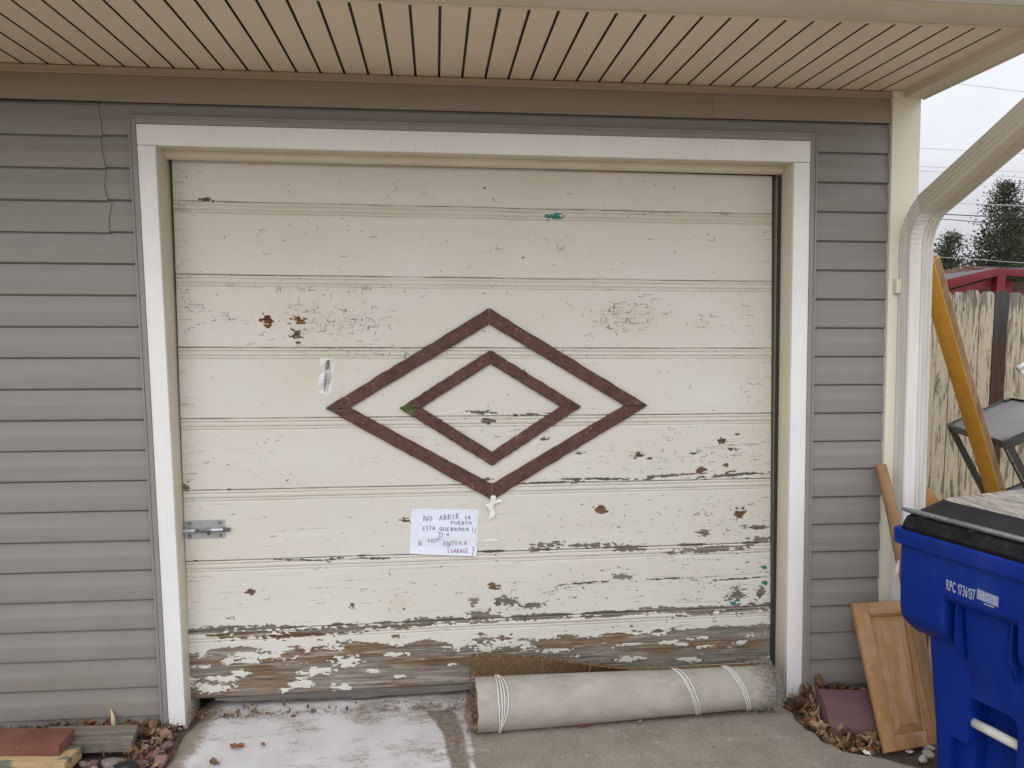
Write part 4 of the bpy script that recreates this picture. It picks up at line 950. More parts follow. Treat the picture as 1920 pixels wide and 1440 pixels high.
GL = {'N': [[(0, 0), (0, 1), (.8, 0), (.9, 1)]], 'O': [[(.45, 1), (.1, .75), (.1, .25), (.45, 0), (.85, .3), (.85, .75), (.45, 1)]], 'A': [[(0, 0), (.45, 1), (.9, 0)], [(.15, .4), (.8, .42)]],
      'B': [[(.1, 0), (.1, 1), (.65, .9), (.65, .6), (.1, .5), (.75, .4), (.75, .1), (.1, 0)]], 'R': [[(.1, 0), (.1, 1), (.7, .9), (.7, .6), (.1, .5), (.85, 0)]], 'I': [[(.4, 0), (.45, 1)]],
      'L': [[(.15, 1), (.1, 0), (.8, .05)]], 'P': [[(.1, 0), (.15, 1), (.75, .85), (.7, .5), (.1, .45)]], 'U': [[(.1, 1), (.15, .15), (.5, 0), (.8, .2), (.85, 1)]], 'E': [[(.8, 1), (.15, .95), (.1, .05), (.8, 0)], [(.12, .5), (.65, .52)]],
      'T': [[(0, 1), (.9, 1)], [(.45, 1), (.4, 0)]], 'S': [[(.8, .9), (.4, 1), (.1, .75), (.7, .35), (.6, .02), (.05, .1)]], 'Q': [[(.45, 1), (.1, .7), (.15, .2), (.5, 0), (.85, .35), (.8, .8), (.45, 1)], [(.5, .3), (.95, -.1)]],
      'D': [[(.15, 1), (.1, 0), (.65, .15), (.8, .6), (.55, .95), (0, 1)]], 'G': [[(.8, .85), (.4, 1), (.1, .6), (.2, .1), (.6, 0), (.8, .4), (.5, .4)]], '!': [[(.4, 1.1), (.35, .1)], [(.33, -.1), (.42, -.12)]], '(': [[(.6, 1.2), (.2, .6), (.5, -.15)]], ')': [[(.3, 1.2), (.7, .6), (.2, -.2)]]}
tx = MB(); hr = random.Random(3)
def stroke(pts, w):
    for a, b in zip(pts[:-1], pts[1:]):
        a, b = Vector(a), Vector(b); d = (b-a)
        if d.length < 1e-6: continue
        s_ = Vector((-d.y*.70, d.x/.70)); s_ = Vector((-d.y, d.x)).normalized()*w; e = d.normalized()*w*.5
        q = [a-e-s_*1, b+e-s_, b+e+s_, a-e+s_]; b0 = [npt(p.x, p.y, .0012) for p in q]
        tx.add(b0, [(0, 1, 2, 3)], INK[0])
INK = [0]
def ink(name, c):
    t = NT(name); t.col(c); t.rough(.7); return t.m
INKS = [ink('violet_ink', (.10, .075, .20)), ink('red_violet_ink', (.26, .07, .13))]
def flush():
    global tx
    build('handwriting', tx, INKS, note); tx = MB()
def write(s_, u, v, cw, ch, slope=0, ink=0, w=.0042, gap=1.18):
    INK[0] = ink
    for c_ in s_:
        if c_ != ' ':
            jx, jy, k = hr.uniform(-.04, .04), hr.uniform(-.05, .05), hr.uniform(.9, 1.1)
            for st in GL[c_]: stroke([(u+(x*k+jx)*cw, v-(y*k+jy)*ch) for x, y in st], w)
        u += cw*gap; v += slope*cw
write('NO', .19, .27, .058, .12, -.1); write('ABRIR', .42, .25, .050, .11, -.2, gap=1.2); write('LA', .80, .21, .036, .075, 0)
flush(); write('PUERTA', .59, .335, .045, .072, -.02); flush(); write('ESTA', .18, .475, .040, .08, -.1, 1); write('QUEBRADA', .42, .47, .045, .075, 0, gap=1.25); write('!!', .90, .49, .036, .085, .4)
flush(); write('D', .425, .605, .075, .10, 0); stroke([(.395, .512), (.45, .515)], .0042); write('O', .535, .575, .035, .055, 0)
flush(); write('NOT', .265, .735, .055, .075, -.15, gap=1.15); stroke([(.36, .66), (.47, .65)], .0042); write('ENTER', .495, .80, .048, .085, -.15, gap=1.2); write('A', .80, .775, .04, .10, 0, 1)
stroke([(.13, .80), (.135, .70), (.18, .78), (.15, .815), (.14, .76)], .004)
flush(); write('(', .55, .935, .04, .13, 0, 0); write('GARAGE', .60, .945, .041, .085, -.05, 1, gap=1.12); write(')', .91, .965, .045, .13, 0, 0)
def ink(name, c): 
    t = NT(name); t.col(c); t.rough(.7); return t.m
flush()
t = NT('clear_tape'); t.b.inputs['Alpha'].default_value = .13; t.col((.85, .86, .84)); t.rough(.2); t.b.inputs['Specular IOR Level'].default_value = .6; t.bump(t.noise(60, None, 4), .6, .004); M_TAPE = t.m
def tape(a, b, w, out=.006, n=14, seed=0):
    mb = MB(); r_ = random.Random(seed); a, b = Vector(a), Vector(b); d = (b-a); s_ = Vector((-d.y, d.x)).normalized()*w*.5
    mb.loft([[D(*(a+d*i/n+s_*j), out+.0022*math.sin(i*1.4+j*2+seed)+r_.uniform(0, .001)) for j in (-1, -.3, .3, 1)] for i in range(n+1)], cap=False, closed=False)
    return build('tape', mb, M_TAPE, note)
tape((.955, 1.493), (1.275, 1.494), .032, .011, seed=1); tape((1.0, 1.64), (1.38, 1.652), .045, .0125, seed=2); tape((1.25, 1.56), (1.335, 1.47), .03, .011, seed=3)
mb = MB()
mb.loft([[D(1.328+.012*j+.006*math.sin(i*1.3)-.001*i, 1.445+.014*i, .021-.0014*i+.004*math.sin(i*2+j)) for j in (-1, 0, 1)] for i in range(9)], cap=False, closed=False)
mb.loft([[D(1.30+.014*i, 1.49+.006*j+.008*math.sin(i*1.2)-.003*i, .016+.004*math.sin(i*1.7+j)) for j in (-1, 0, 1)] for i in range(6)], cap=False, closed=False)
build('tape_scrap', mb, plain('crumpled_tape', (.72, .70, .65), (.86, .85, .82), 80, .25, spec=.6), note)
mb = MB()
mb.loft([[D(1.262+.012*i, 1.655+.008*math.sin(i/8*3.1)*j+.002*j, .004+.006*math.sin(i/8*3.1)*(1-j*j)) for j in (-1, 0, 1)] for i in range(9)], cap=False, closed=False)
tag(build('paint_flap', mb, plain('loose_cream_paint', (.66, .63, .55), (.74, .71, .64), 30, .4)), 'loose flap of cream paint curling off the door right of the paper note', 'paint flap')

# silver label
lab = thing('warning_label', 'silver adhesive label with small dark print stuck left of the diamonds', 'label', D(.61, .98, .003))
LC = [(.593, .831), (.652, .833), (.634, .989), (.577, .981)]
def lpt(u, v, o_): return D((1-v)*((1-u)*LC[0][0]+u*LC[1][0])+v*((1-u)*LC[3][0]+u*LC[2][0]), (1-v)*((1-u)*LC[0][1]+u*LC[1][1])+v*((1-u)*LC[3][1]+u*LC[2][1]), o_)
mb = MB(); mb.loft([[lpt(i/6, j/12, .0030+.001*math.sin(j+i*.8)) for i in range(7)] for j in range(13)], cap=False, closed=False)
build('backing', mb, plain('silver_label', (.66, .68, .71), (.76, .78, .81), 30, .3, spec=.6), lab)
mb = MB(); r_ = random.Random(8)
for c_, (v0, v1, w) in ((.44, (.10, .9, .030)), (.55, (.06, .34, .05)), (.60, (.38, .92, .022)), (.72, (.2, .95, .026)), (.83, (.22, .75, .018)), (.64, (.06, .3, .05)), (.52, (.42, .60, .03)), (.50, (.66, .95, .026))):
    v = v0
    while v < v1:
        h = r_.uniform(.01, .035); a = c_+r_.uniform(-.01, .01)
        mb.add([lpt(a-w, v, .0052), lpt(a+w, v, .0052), lpt(a+w, v+h, .0052), lpt(a-w, v+h, .0052)], [(0, 1, 2, 3)]); v += h+r_.uniform(.006, .02)
build('printing', mb, ink('dark_red_print', (.10, .06, .055)), lab)

# ------------------------------------------------------------------ cabinet doors leaning in the corner
def m_maple():
    t = NT('honey_maple'); v = t.vec((20, 20, 2.2)); g = t.noise(1.3, v, 7, .55, .5); c = t.mix(t.rng(g, .3, .7), (.30, .158, .068), (.39, .222, .105))
    k = t.rng(t.noise(4, None, 4), .5, .75); c = t.mix(t.math('MULTIPLY', k, .4), c, (.30, .16, .07)); t.col(c); t.rough(.38); t.bump(g, .08, .001); t.b.inputs['Specular IOR Level'].default_value = .4; return t.m
M_MAP = m_maple()
M_MAPE = plain('pale_worn_edge', (.55, .42, .28), (.62, .5, .36), 20, .6)
def cabinet(label, bl, br, tl, tr):
    th = thing('cabinet_door', label, 'cabinet door', tuple((Vector(bl)+Vector(br))/2), 'cabinet doors leaning in the corner')
    bl, br, tl, tr = (Vector(p) for p in (bl, br, tl, tr)); nrm = (br-bl).cross(tl-bl).normalized()
    wd = (br-bl).length; ht = (tl-bl).length
    def C(u, v, o_): return (bl*(1-u)+br*u)*(1-v)+(tl*(1-u)+tr*u)*v+nrm*o_
    fr = .058; fu, fv = fr/wd, fr/ht; T = .020
    def bar(name, u0, u1, v0, v1):
        mb = MB(); vs = [C(u, v, o_) for o_ in (0, T) for v in (v0, v1) for u in (u0, u1)]
        mb.add(vs, [(0, 1, 3, 2), (4, 6, 7, 5), (0, 4, 5, 1), (2, 3, 7, 6), (0, 2, 6, 4), (1, 5, 7, 3)]); build(name, mb, M_MAP, th, bevel=.003)
    bar('stile', 0, fu, 0, 1); bar('stile', 1-fu, 1, 0, 1); bar('rail', fu+.002, 1-fu-.002, 0, fv); bar('rail', fu+.002, 1-fu-.002, 1-fv, 1)
    mb = MB(); rings = []
    for d_, o_ in ((-.004, T-.003), (.005, T-.009), (.007, T-.016), (.036, T-.004), (.0375, T-.001), (.040, T-.001)):
        du, dv = d_/wd, d_/ht; rings.append([C(fu+du, fv+dv, o_), C(1-fu-du, fv+dv, o_), C(1-fu-du, 1-fv-dv, o_), C(fu+du, 1-fv-dv, o_)])
    mb.loft([[C(fu, fv, .004), C(1-fu, fv, .004), C(1-fu, 1-fv, .004), C(fu, 1-fv, .004)]]+rings, smooth=False)
    build('raised_panel', mb, M_MAP, th)
    return th
cabinet('honey maple cabinet door with raised panel leaning on the siding', (1.773, -.506, .012), (2.035, -.462, .014), (1.868, -.048, .452), (2.150, -.118, .485))
cabinet('second maple cabinet door mostly hidden behind the front one and the blue bin', (2.06, -.30, .010), (2.33, -.22, .010), (2.19, -.125, .43), (2.46, -.09, .44))
tb = thing('cardboard_tube', 'long brown cardboard tube leaning against the white corner post', 'tube', (1.945, -.56, 0))
mb = MB(); P0, P1 = Vector((2.000, -.560, .02)), Vector((1.984, -.058, 1.095))
mb.tube([P0.lerp(P1, i/24)+Vector((.002*math.sin(i*.7), .002*math.cos(i*.5), 0)) for i in range(25)], .0245, 18)
t = NT('brown_cardboard'); v = t.vec((10, 10, 1.2)); c = t.mix(t.rng(t.noise(2, v, 6), .3, .7), (.25, .145, .072), (.33, .20, .11)); k = t.rng(t.noise(12, None, 5), .6, .75); c = t.mix(t.math('MULTIPLY', k, .5), c, (.42, .30, .20)); t.col(c); t.rough(.75); t.bump(t.noise(30, v, 5), .3, .002)
build('tube_wall', mb, t.m, tb, sharp=R_(50))
mb = MB(); q = P0.lerp(P1, .62)
mb.loft([[q+Vector((-.026+.001*j-.003*i*(1 if j else .2), -.012+.010*j, .035-.014*i)) for j in range(3)] for i in range(5)], cap=False, closed=False)
build('torn_flap', mb, plain('torn_white_paper', (.68, .64, .58), (.78, .75, .7), 40, .8), tb)

# ------------------------------------------------------------------ blue wheeled bin
BA = Vector((1.650, -.735, 0)); BD = Vector((.305085, -.952325, 0)); BN = Vector((-.952325, -.305085, 0))
def Bn(u, n, z): p = BA+BD*u+BN*n; return (p.x, p.y, z)
bin_ = thing('wheeled_bin', 'blue wheeled recycling bin with black lid and printed number', 'bin', Bn(.31, -.35, 0))
def rrect(u0, u1, n0, n1, r, z, k=5):
    pts = []
    for (cu, cn, a0) in ((u1-r, n1-r, 0), (u0+r, n1-r, 90), (u0+r, n0+r, 180), (u1-r, n0+r, 270)):
        for i in range(k+1): a = R_(a0+90*i/k); pts.append(Bn(cu+r*math.cos(a), cn+r*math.sin(a), z))
    return pts
def m_blue():
    t = NT('blue_plastic'); f = t.rng(t.noise(3, None, 5), .3, .7); c = t.mix(f, (.003, .021, .20), (.004, .026, .232))
    sc = t.rng(t.noise(14, t.vec((1, 1, .5)), 8, .75), .66, .74); c = t.mix(t.math('MULTIPLY', sc, .34), c, (.06, .10, .30)); du = t.rng(t.noise(2.2, t.vec((1, 1, .6)), 8, .7), .5, .75); c = t.mix(t.math('MULTIPLY', du, .12), c, (.16, .18, .28))
    s2 = t.rng(t.noise(60, t.vec((1, 1, .25)), 5, .7), .74, .77); c = t.mix(t.math('MULTIPLY', s2, .35), c, (.18, .22, .40))
    t.col(c); t.rough(t.rng(t.noise(5, None, 4), .3, .7, .42, .58)); t.bump(t.noise(220, None, 3), .15, .001); t.b.inputs['Specular IOR Level'].default_value = .13; return t.m
M_BLUE = m_blue()
L_ = [(0.0, .108, .52, -.105, -.53, .05), (.30, .088, .54, -.098, -.57, .05), (.62, .052, .57, -.090, -.63, .05), (.80, .034, .592, -.085, -.67, .05), (.955, .010, .616, -.08, -.70, .05)]
mb = MB(); mb.loft([rrect(a, b, n1, n0, r, z) for z, a, b, n0, n1, r in L_], smooth=True)
body = build('body', mb, M_BLUE, bin_)
def tmp(mb):
    return build('cutter', mb, M_BLUE)
def cutbox(u0, u1, n0, n1, z0, z1, slope=0):
    m_ = MB(); vs = [Bn(u, n, z) for z in (z0, z1) for n in (n0, n1) for u in (u0, u1)]
    m_.add(vs, [(0, 2, 3, 1), (4, 5, 7, 6), (0, 1, 5, 4), (2, 6, 7, 3), (0, 4, 6, 2), (1, 3, 7, 5)]); return m_
# fluted hood under the rim with two lugs
def prism(u0, u1, prof):
    m_ = MB(); a = [Bn(u0, n, z) for n, z in prof]; b = [Bn(u1, n, z) for n, z in prof]; m_.loft([a, b], smooth=False); return m_
lugp = [(-.16, .952), (-.003, .952), (-.006, .83), (-.012, .72), (-.018, .69), (-.030, .668), (-.055, .645), (-.105, .606), (-.16, .606)]
hoodp = [(-.16, .951), (-.0045, .951), (-.007, .835), (-.010, .812), (-.030, .790), (-.16, .745)]
cenp = [(-.16, .80), (-.045, .80), (-.050, .74), (-.062, .66), (-.092, .52), (-.16, .52)]
rid = [(-.16, .80), (-.034, .80), (-.036, .66), (-.085, .585), (-.16, .585)]
def rp(mb_): return bevelled(tmp(mb_), .010, 3)
parts_ = [bevelled(tmp(prism(.006, .186, lugp)), .016, 3), bevelled(tmp(prism(.438, .616, lugp)), .016, 3), bevelled(tmp(prism(.150, .470, hoodp)), .007, 2), bevelled(tmp(prism(.235, .392, cenp)), .008, 2), tmp(prism(.213, .223, rid)), tmp(prism(.403, .413, rid))]
booled(body, parts_, 'UNION')
cut = MB(); 
# handle pocket with rounded upper right corner, open below
pk = [(.236, .06), (.236, .461), (.380, .461), (.396, .455), (.405, .440), (.408, .42), (.408, .06)]
cut.loft([[Bn(u, -.05, z) for u, z in pk], [Bn(u, -.20, z) for u, z in pk]], smooth=False)
st = [(.172, -.01), (.172, .288), (.465, .288), (.465, -.01)]
c2 = MB(); c2.loft([[Bn(u, -.05, z) for u, z in st], [Bn(u, -.145, z) for u, z in st]], smooth=False)
booled(body, [tmp(cut), tmp(c2)])
bevelled(body, .004, 2, .6)
mb = MB()    # rim band
rings = []
for z, g in ((.948, .000), (.950, .018), (.998, .020), (1.002, .016), (1.002, .002), (.95, -.006)): rings.append(rrect(-.008-g, .634+g, -.735-g, -.004+g, .045, z))
mb.loft(rings, cap=False, smooth=False)
build('rim', mb, M_BLUE, bin_, bevel=.004)
mb = MB(); mb.tube([Bn(.225, -.125, .362), Bn(.30, -.125, .3615), Bn(.42, -.125, .360)], .0165, 18)
build('lift_bar', mb, plain('white_plastic_bar', (.52, .52, .47), (.62, .62, .57), 20, .5, speck=(90, .70, (.2, .2, .18))), bin_)
def m_lid(dust_glare):
    t = NT('dust_glare_black_lid' if dust_glare else 'black_lid_plastic')
    c = t.mix(t.rng(t.noise(6, None, 5), .3, .7), (.012, .012, .013), (.022, .022, .023))
    if dust_glare:  # pale dust streaks, with grazing sky glare put into their colour
        v = t.vec((30, 5, 5), (0, 0, R_(-72.3))); d = t.rng(t.noise(1.6, v, 9, .7, .6), .28, .55); d2 = t.rng(t.noise(5, None, 6, .65), .3, .65, .55, 1)
        c = t.mix(t.math('MULTIPLY', d, d2), c, t.mix(t.rng(t.noise(9, v, 4), .3, .7), (.34, .30, .25), (.58, .54, .48))); t.rough(.55)
    else:
        d = t.rng(t.noise(16, t.vec((1, 1, 1)), 7, .75), .56, .75); c = t.mix(t.math('MULTIPLY', d, .10), c, (.3, .28, .25)); t.rough(.6)
    t.b.inputs['Specular IOR Level'].default_value = .08
    t.col(c); t.bump(t.noise(90, None, 4), .2, .001); return t.m
M_LID, M_LIDD = m_lid(0), m_lid(1)
lid = None
mb = MB()
R1 = [rrect(-.006, .632, -.74, -.008, .05, .998), rrect(-.013, .638, -.745, -.004, .055, 1.014), rrect(-.010, .636, -.742, -.020, .055, 1.040), rrect(-.002, .628, -.735, -.045, .05, 1.050)]
mb.loft(R1+[rrect(-.010, .64, -.73, -.075, .05, 1.052), rrect(.003, .628, -.70, -.205, .035, 1.088)], cap=False, smooth=True)
mb.loft([rrect(.003, .628, -.70, -.205, .035, 1.088), rrect(.010, .621, -.694, -.212, .03, 1.0895)], cap=False, mi=1, smooth=True)
mb.add(rrect(.010, .621, -.694, -.212, .03, 1.0895), [tuple(range(24))], 1)
lid = build('lid', mb, [M_LID, M_LIDD], bin_, sharp=R_(28))
mb = MB()    # flange that sticks out along the front of the lid
rings = []
for i in range(31):
    u = -.034+.69*i/30; e = max(0, 1-abs(i/30-.5)/.5); hw = .016*min(1, (e*9)**.5)+.002
    rings.append([Bn(u, -.057+a*hw, 1.0590+b) for a, b in ((-1, -.004), (1, -.005), (1.12, 0), (1, .004), (-1, .005))])
mb.loft(rings, smooth=False)
build('lid_lip', mb, plain('worn_grey_lip', (.06, .06, .06), (.12, .12, .118), 40, .3, spec=.6, speck=(70, .66, (.06, .06, .06))), lid, bevel=.0015)
for u in (.075, .265, .455):
    mb = MB()
    vs = [Bn(uu, n, z) for z in (1.015, 1.0545) for n in (-.045, -.008) for uu in (u-.006, u+.006)]
    mb.add(vs, [(0, 2, 3, 1), (4, 5, 7, 6), (0, 1, 5, 4), (2, 6, 7, 3), (0, 4, 6, 2), (1, 3, 7, 5)]); build('lid_rib', mb, M_LID, lid)
for s_ in (0, 1):
    mb = MB(); c_ = (.16 if s_ == 0 else .475)
    prof = [(.02, -.0), (.095, .0), (.115, .008), (.115, .042), (.095, .05), (.02, .05)]
    rings = [[Bn(c_-.03+w, -.57+r*math.cos(a*2*math.pi/24), .115+r*math.sin(a*2*math.pi/24)) for a in range(24)] for r, w in prof]
    mb.loft(rings); build('wheel', mb, M_RUB, bin_, sharp=R_(40))
# printed number and bar code
def text_mesh(body_, size, off):
    cu = bpy.data.curves.new('t', 'FONT'); cu.body = body_; cu.size = size; cu.offset = off; cu.resolution_u = 4
    o_ = bpy.data.objects.new('t', cu); COL.objects.link(o_); dg = bpy.context.evaluated_depsgraph_get(); dg.update()
    me = bpy.data.meshes.new_from_object(o_.evaluated_get(dg)); bpy.data.objects.remove(o_)
    vs = [tuple(v.co) for v in me.vertices]; fs = [tuple(p.vertices) for p in me.polygons]; return vs, fs
tv, tf, adv = [], [], 0.0
for ch in 'RPC 1736137':
    if ch == ' ': adv += .020; continue
    cv, cf = text_mesh(ch, .060, .0010); x0 = min(v[0] for v in cv); x1 = max(v[0] for v in cv); b = len(tv)
    sh_ = .012 if ch == '1' else 0
    tv += [(v[0]-x0+adv+sh_, v[1]) for v in cv]; tf += [tuple(i+b for i in f) for f in cf]
    if ch == '1':                       # flag of the figure one
        yt = max(v[1] for v in cv); b = len(tv); tv += [(adv, yt-.012), (adv+.0125, yt-.001), (adv+.0125, yt-.011), (adv, yt-.019)]; tf.append((b, b+1, b+2, b+3))
    adv += x1-x0+sh_+.0065
vs, fs = tv, tf
wt = max(v[0] for v in vs); mb = MB(); k = .104/wt
def face_n(z): return float(np.interp(z, [.83, .95], [-.006, -.003]))+.0022
mb.add([Bn(.200+v[0]*k, face_n(.85+v[1]), .838+v[1]*.84-.03*v[0]*k) for v in vs], fs)
bx = .313; r_ = random.Random(4)
mb.add([Bn(bx+a, face_n(.88)-.0006, z) for a, z in ((-.004, .843), (.070, .839), (.070, .873), (-.004, .877))], [(0, 1, 2, 3)], 1)
u = 0
while u < .065:
    w = r_.choice((.0012, .0012, .0022, .0034)); mb.add([Bn(bx+a, face_n(.88)+.0002, z-.05*a) for a, z in ((u, .8455), (u+w, .8455), (u+w, .8745), (u, .8745))], [(0, 1, 2, 3)], 0); u += w+r_.choice((.0012, .002, .003))
for i in range(7): mb.add([Bn(bx+.022+i*.005+a, face_n(.82), z) for a, z in ((0, .832), (.0034, .8318), (.0034, .8365), (0, .8367))], [(0, 1, 2, 3)], 0)
def mtx(n_, c_):
    t = NT(n_); f = t.rng(t.noise(120, None, 3), .55, .62); t.col(t.mix(t.math('MULTIPLY', f, .5), c_, (.1, .14, .35))); t.rough(.5); return t.m
build('printed_number', mb, [mtx('white_print', (.42, .46, .58)), mtx('grey_blue_print', (.22, .27, .46))], bin_)

# ------------------------------------------------------------------ lumber
def lumber(name, label, P, Q, w, th_, m, twist=0.0):
    P, Q = Vector(P), Vector(Q); ax = (Q-P).normalized(); vw = (Vector((0, -3.36, 1.75))-P.lerp(Q, .5)).normalized()
    a = ax.cross(vw).normalized(); b = a.cross(ax).normalized(); a, b = a*math.cos(twist)+b*math.sin(twist), b*math.cos(twist)-a*math.sin(twist)
    mb = MB(); n = 14
    mb.loft([[P.lerp(Q, i/n)+a*w*.5*sx+b*th_*.5*sy+b*.004*math.sin(i*.6) for sx, sy in ((-1, -1), (1, -1), (1, 1), (-1, 1))] for i in range(n+1)], smooth=False)
    mb.m = []
    for f in mb.f: mb.m.append(0)
    o_ = build(name, mb, m, bevel=.003); tag(o_, label, 'lumber'); return o_, a, b
def m_lumber():
    t = NT('yellow_lumber'); v = t.vec((16, 16, 2.2), (0, R_(30), 0)); g = t.noise(1.5, v, 8, .6, .6); c = t.mix(t.rng(g, .3, .7), (.68, .32, .035), (.80, .43, .07))
    k = t.rng(t.noise(10, None, 4, .6), .66, .72); c = t.mix(t.math('MULTIPLY', k, .8), c, (.14, .07, .025)); t.col(c); t.rough(.6); t.bump(g, .25, .002); return t.m
M_LUM = m_lumber(); M_LUMB = wood('brown_sawn_edge', (.20, .125, .07), (.33, .225, .14), (14, 14, 2.4), 1.6, .8)
o, la, lb = lumber('lumber', 'yellow two by four leaning behind the white downspout', (2.175, -.03, 2.02), (3.47, .82, .03), .089, .045, [M_LUM, M_LUMB], R_(-40))
for p in o.data.polygons:
    if abs(p.normal.dot(lb)) < .5 and p.area > .001: p.material_index = 1
lumber('lumber', 'short orange brown board end leaning low behind the downspout', (2.36, .40, .98), (2.86, .36, .44), .09, .03, wood('orange_board', (.34, .17, .06), (.46, .25, .10), (6, 6, 6), 2), .2)

# ------------------------------------------------------------------ tipped metal shelf unit
sh = thing('shelf_unit', 'black metal shelf unit with grey shelves tipped over by the fence', 'shelf unit', (3.3, .9, .2))
e1, e2 = Vector((-.33, -.94, .04)).normalized(), Vector((.84, -.28, .45)).normalized(); e3 = e1.cross(e2).normalized()
if e3.z > 0: e3 = -e3
e2 = e3.cross(e1).normalized()
if e2.x < 0: e2 = -e2
SO = Vector((3.156, 1.2, 1.095)); SL, SDD = .95, .385
M_SHF = plain('grey_shelf_sheet', (.14, .132, .134), (.19, .18, .182), 3, .38, spec=.4, speck=(40, .70, (.32, .31, .31))); M_SHB = plain('black_shelf_frame', (.016, .014, .013), (.035, .028, .022), 12, .4, spec=.5)
M3 = Matrix((e1, e2, e3)).transposed()
for k in range(3):
    o0 = SO+e3*(.50*k); mb = MB()
    mb.obox(o0+e1*SL*.5+e2*SDD*.5+e3*.006, (SL-.012, SDD-.012, .004), M3, 0)
    for c_, s_ in ((e1*SL*.5+e2*.003, (SL, .006, .05)), (e1*SL*.5+e2*(SDD-.003), (SL, .006, .05)), (e1*.003+e2*SDD*.5, (.006, SDD-.012, .05)), (e1*(SL-.003)+e2*SDD*.5, (.006, SDD-.012, .05))):
        mb.obox(o0+c_+e3*.018, s_, M3, 1)
    for a in (.02, SL-.02):
        for b in (.02, SDD-.02): mb.obox(o0+e1*a+e2*b-e3*.004, (.045, .030, .008), M3, 1)
    build('shelf', mb, [M_SHF, M_SHB], sh, bevel=.0015)
for a in (.0, SL):
    for b in (.0, SDD):
        mb = MB(); c_ = SO+e1*a+e2*b+e3*.53
        mb.obox(c_+e1*(.018 if a == 0 else -.018)+e2*(-.003 if b == 0 else .003), (.036, .004, 1.03), M3); mb.obox(c_+e2*(.018 if b == 0 else -.018)+e1*(-.003 if a == 0 else .003), (.004, .034, 1.03), M3)
        build('post', mb, M_SHB, sh)
# white folding rack
rk = thing('folding_rack', 'white tubular rack standing behind the shelf unit', 'rack', (4.2, 1.6, .1))
M_WT = plain('white_enamel_tube', (.68, .69, .70), (.78, .79, .80), 20, .35)
def seg(a, b, r, name='tube'):
    mb = MB(); mb.tube([a, Vector(a).lerp(Vector(b), .5), b], r, 10); build(name, mb, M_WT, rk)
qa = Vector((3.93, 1.6, 1.425))
seg(qa, (4.30, 1.62, 1.0), .011); seg((4.30, 1.62, 1.0), (4.95, 1.66, .08), .011); seg(qa+Vector((.075, -.02, .04)), (4.9, 1.4, 1.50), .011); seg((4.9, 1.4, 1.50), (4.95, 1.3, .06), .011)
mb = MB(); mb.tube([qa+Vector((-.01, 0, -.012)), qa+Vector((.03, -.008, .016)), qa+Vector((.078, -.02, .042))], .019, 10, rs=[.020, .016, .022]); build('corner_joint', mb, M_WT, rk)

# ------------------------------------------------------------------ picket fence
fe = thing('picket_fence', 'weathered dog-eared picket fence behind the shelf unit', 'fence', (5, 3.6, 0))
def m_picket(name, dark):
    t = NT(name); oi = t.n('ShaderNodeObjectInfo'); sc = t.n('ShaderNodeVectorMath', operation='ADD'); sv = t.n('ShaderNodeVectorMath', operation='SCALE'); sv.inputs[0].default_value = (7, 3, 11); t.L(oi.outputs['Random'], sv.inputs['Scale'])
    mp_ = t.n('ShaderNodeMapping'); mp_.inputs['Scale'].default_value = (16, 16, 1.7); t.L(t.tc.outputs['Object'], sc.inputs[0]); t.L(sv.outputs[0], sc.inputs[1]); t.L(sc.outputs[0], mp_.inputs['Vector']); v = mp_.outputs[0]
    g = t.noise(1.6, v, 8, .62, .9); fine = t.noise(5.5, v, 5, .7, .4)
    if dark:
        c = t.mix(t.rng(g, .3, .7), (.028, .017, .012), (.085, .045, .03)); z_ = t.n('ShaderNodeSeparateXYZ'); t.L(t.tc.outputs['Object'], z_.inputs[0])
        c = t.mix(t.rng(z_.outputs['Z'], 1.45, 1.75), c, t.mix(t.rng(g, .3, .7), (.035, .034, .034), (.075, .074, .072)))
    else:
        c = t.mix(t.rng(fine, .3, .7), (.33, .285, .20), (.50, .45, .345)); w = t.rng(t.math('ADD', g, t.rng(fine, .3, .7, -.11, .11)), .545, .60); c = t.mix(t.math('MULTIPLY', w, .88), c, t.mix(t.rng(fine, .35, .65), (.045, .038, .030), (.14, .115, .085)))
        z_ = t.n('ShaderNodeSeparateXYZ'); t.L(t.tc.outputs['Object'], z_.inputs[0]); tp = t.rng(t.math('ADD', z_.outputs['Z'], t.rng(t.noise(2.2, v, 6, .6), .25, .75, -.75, .55)), 1.78, 1.95); c = t.mix(t.math('MULTIPLY', tp, .85), c, t.mix(t.rng(fine, .3, .7), (.055, .052, .052), (.17, .16, .15)))
    t.col(c); t.rough(.9); t.bump(t.math('ADD', g, t.math('MULTIPLY', fine, .6)), .5, .004); return t.m
M_PK, M_PKD = m_picket('weathered_picket', 0), m_picket('dark_stained_picket', 1)
pw = .134; fx = 3.90; rp_ = random.Random(6); i = 0
while fx < 7.4:
    mb = MB(); zt = 2.012+rp_.uniform(-.012, .012)-.0*i; e = .035; h2 = pw/2
    poly = [(-h2, .02), (h2, .02), (h2, zt-e), (h2-.012, zt-e*.35), (h2-e, zt), (-h2+e, zt), (-h2+.012, zt-e*.35), (-h2, zt-e)]
    yo = rp_.uniform(-.006, .006); wp = rp_.uniform(-.004, .004)
    mb.extrude([(fx+a+wp*z, 3.6+yo, z) for a, z in poly], (0, .018, 0))
    dark = abs(fx-5.252) < .06
    p_ = build('picket', mb, M_PKD if dark else M_PK, fe, bevel=.002)
    if dark: p_['label'] = 'dark brown stained picket'
    fx += .1385+rp_.uniform(0, .004); i += 1
for z in (.45, 1.05, 1.62):
    mb = MB(); mb.box(3.8, 7.4, 3.63, 3.668, z-.045, z+.045); build('rail', mb, M_PK, fe)
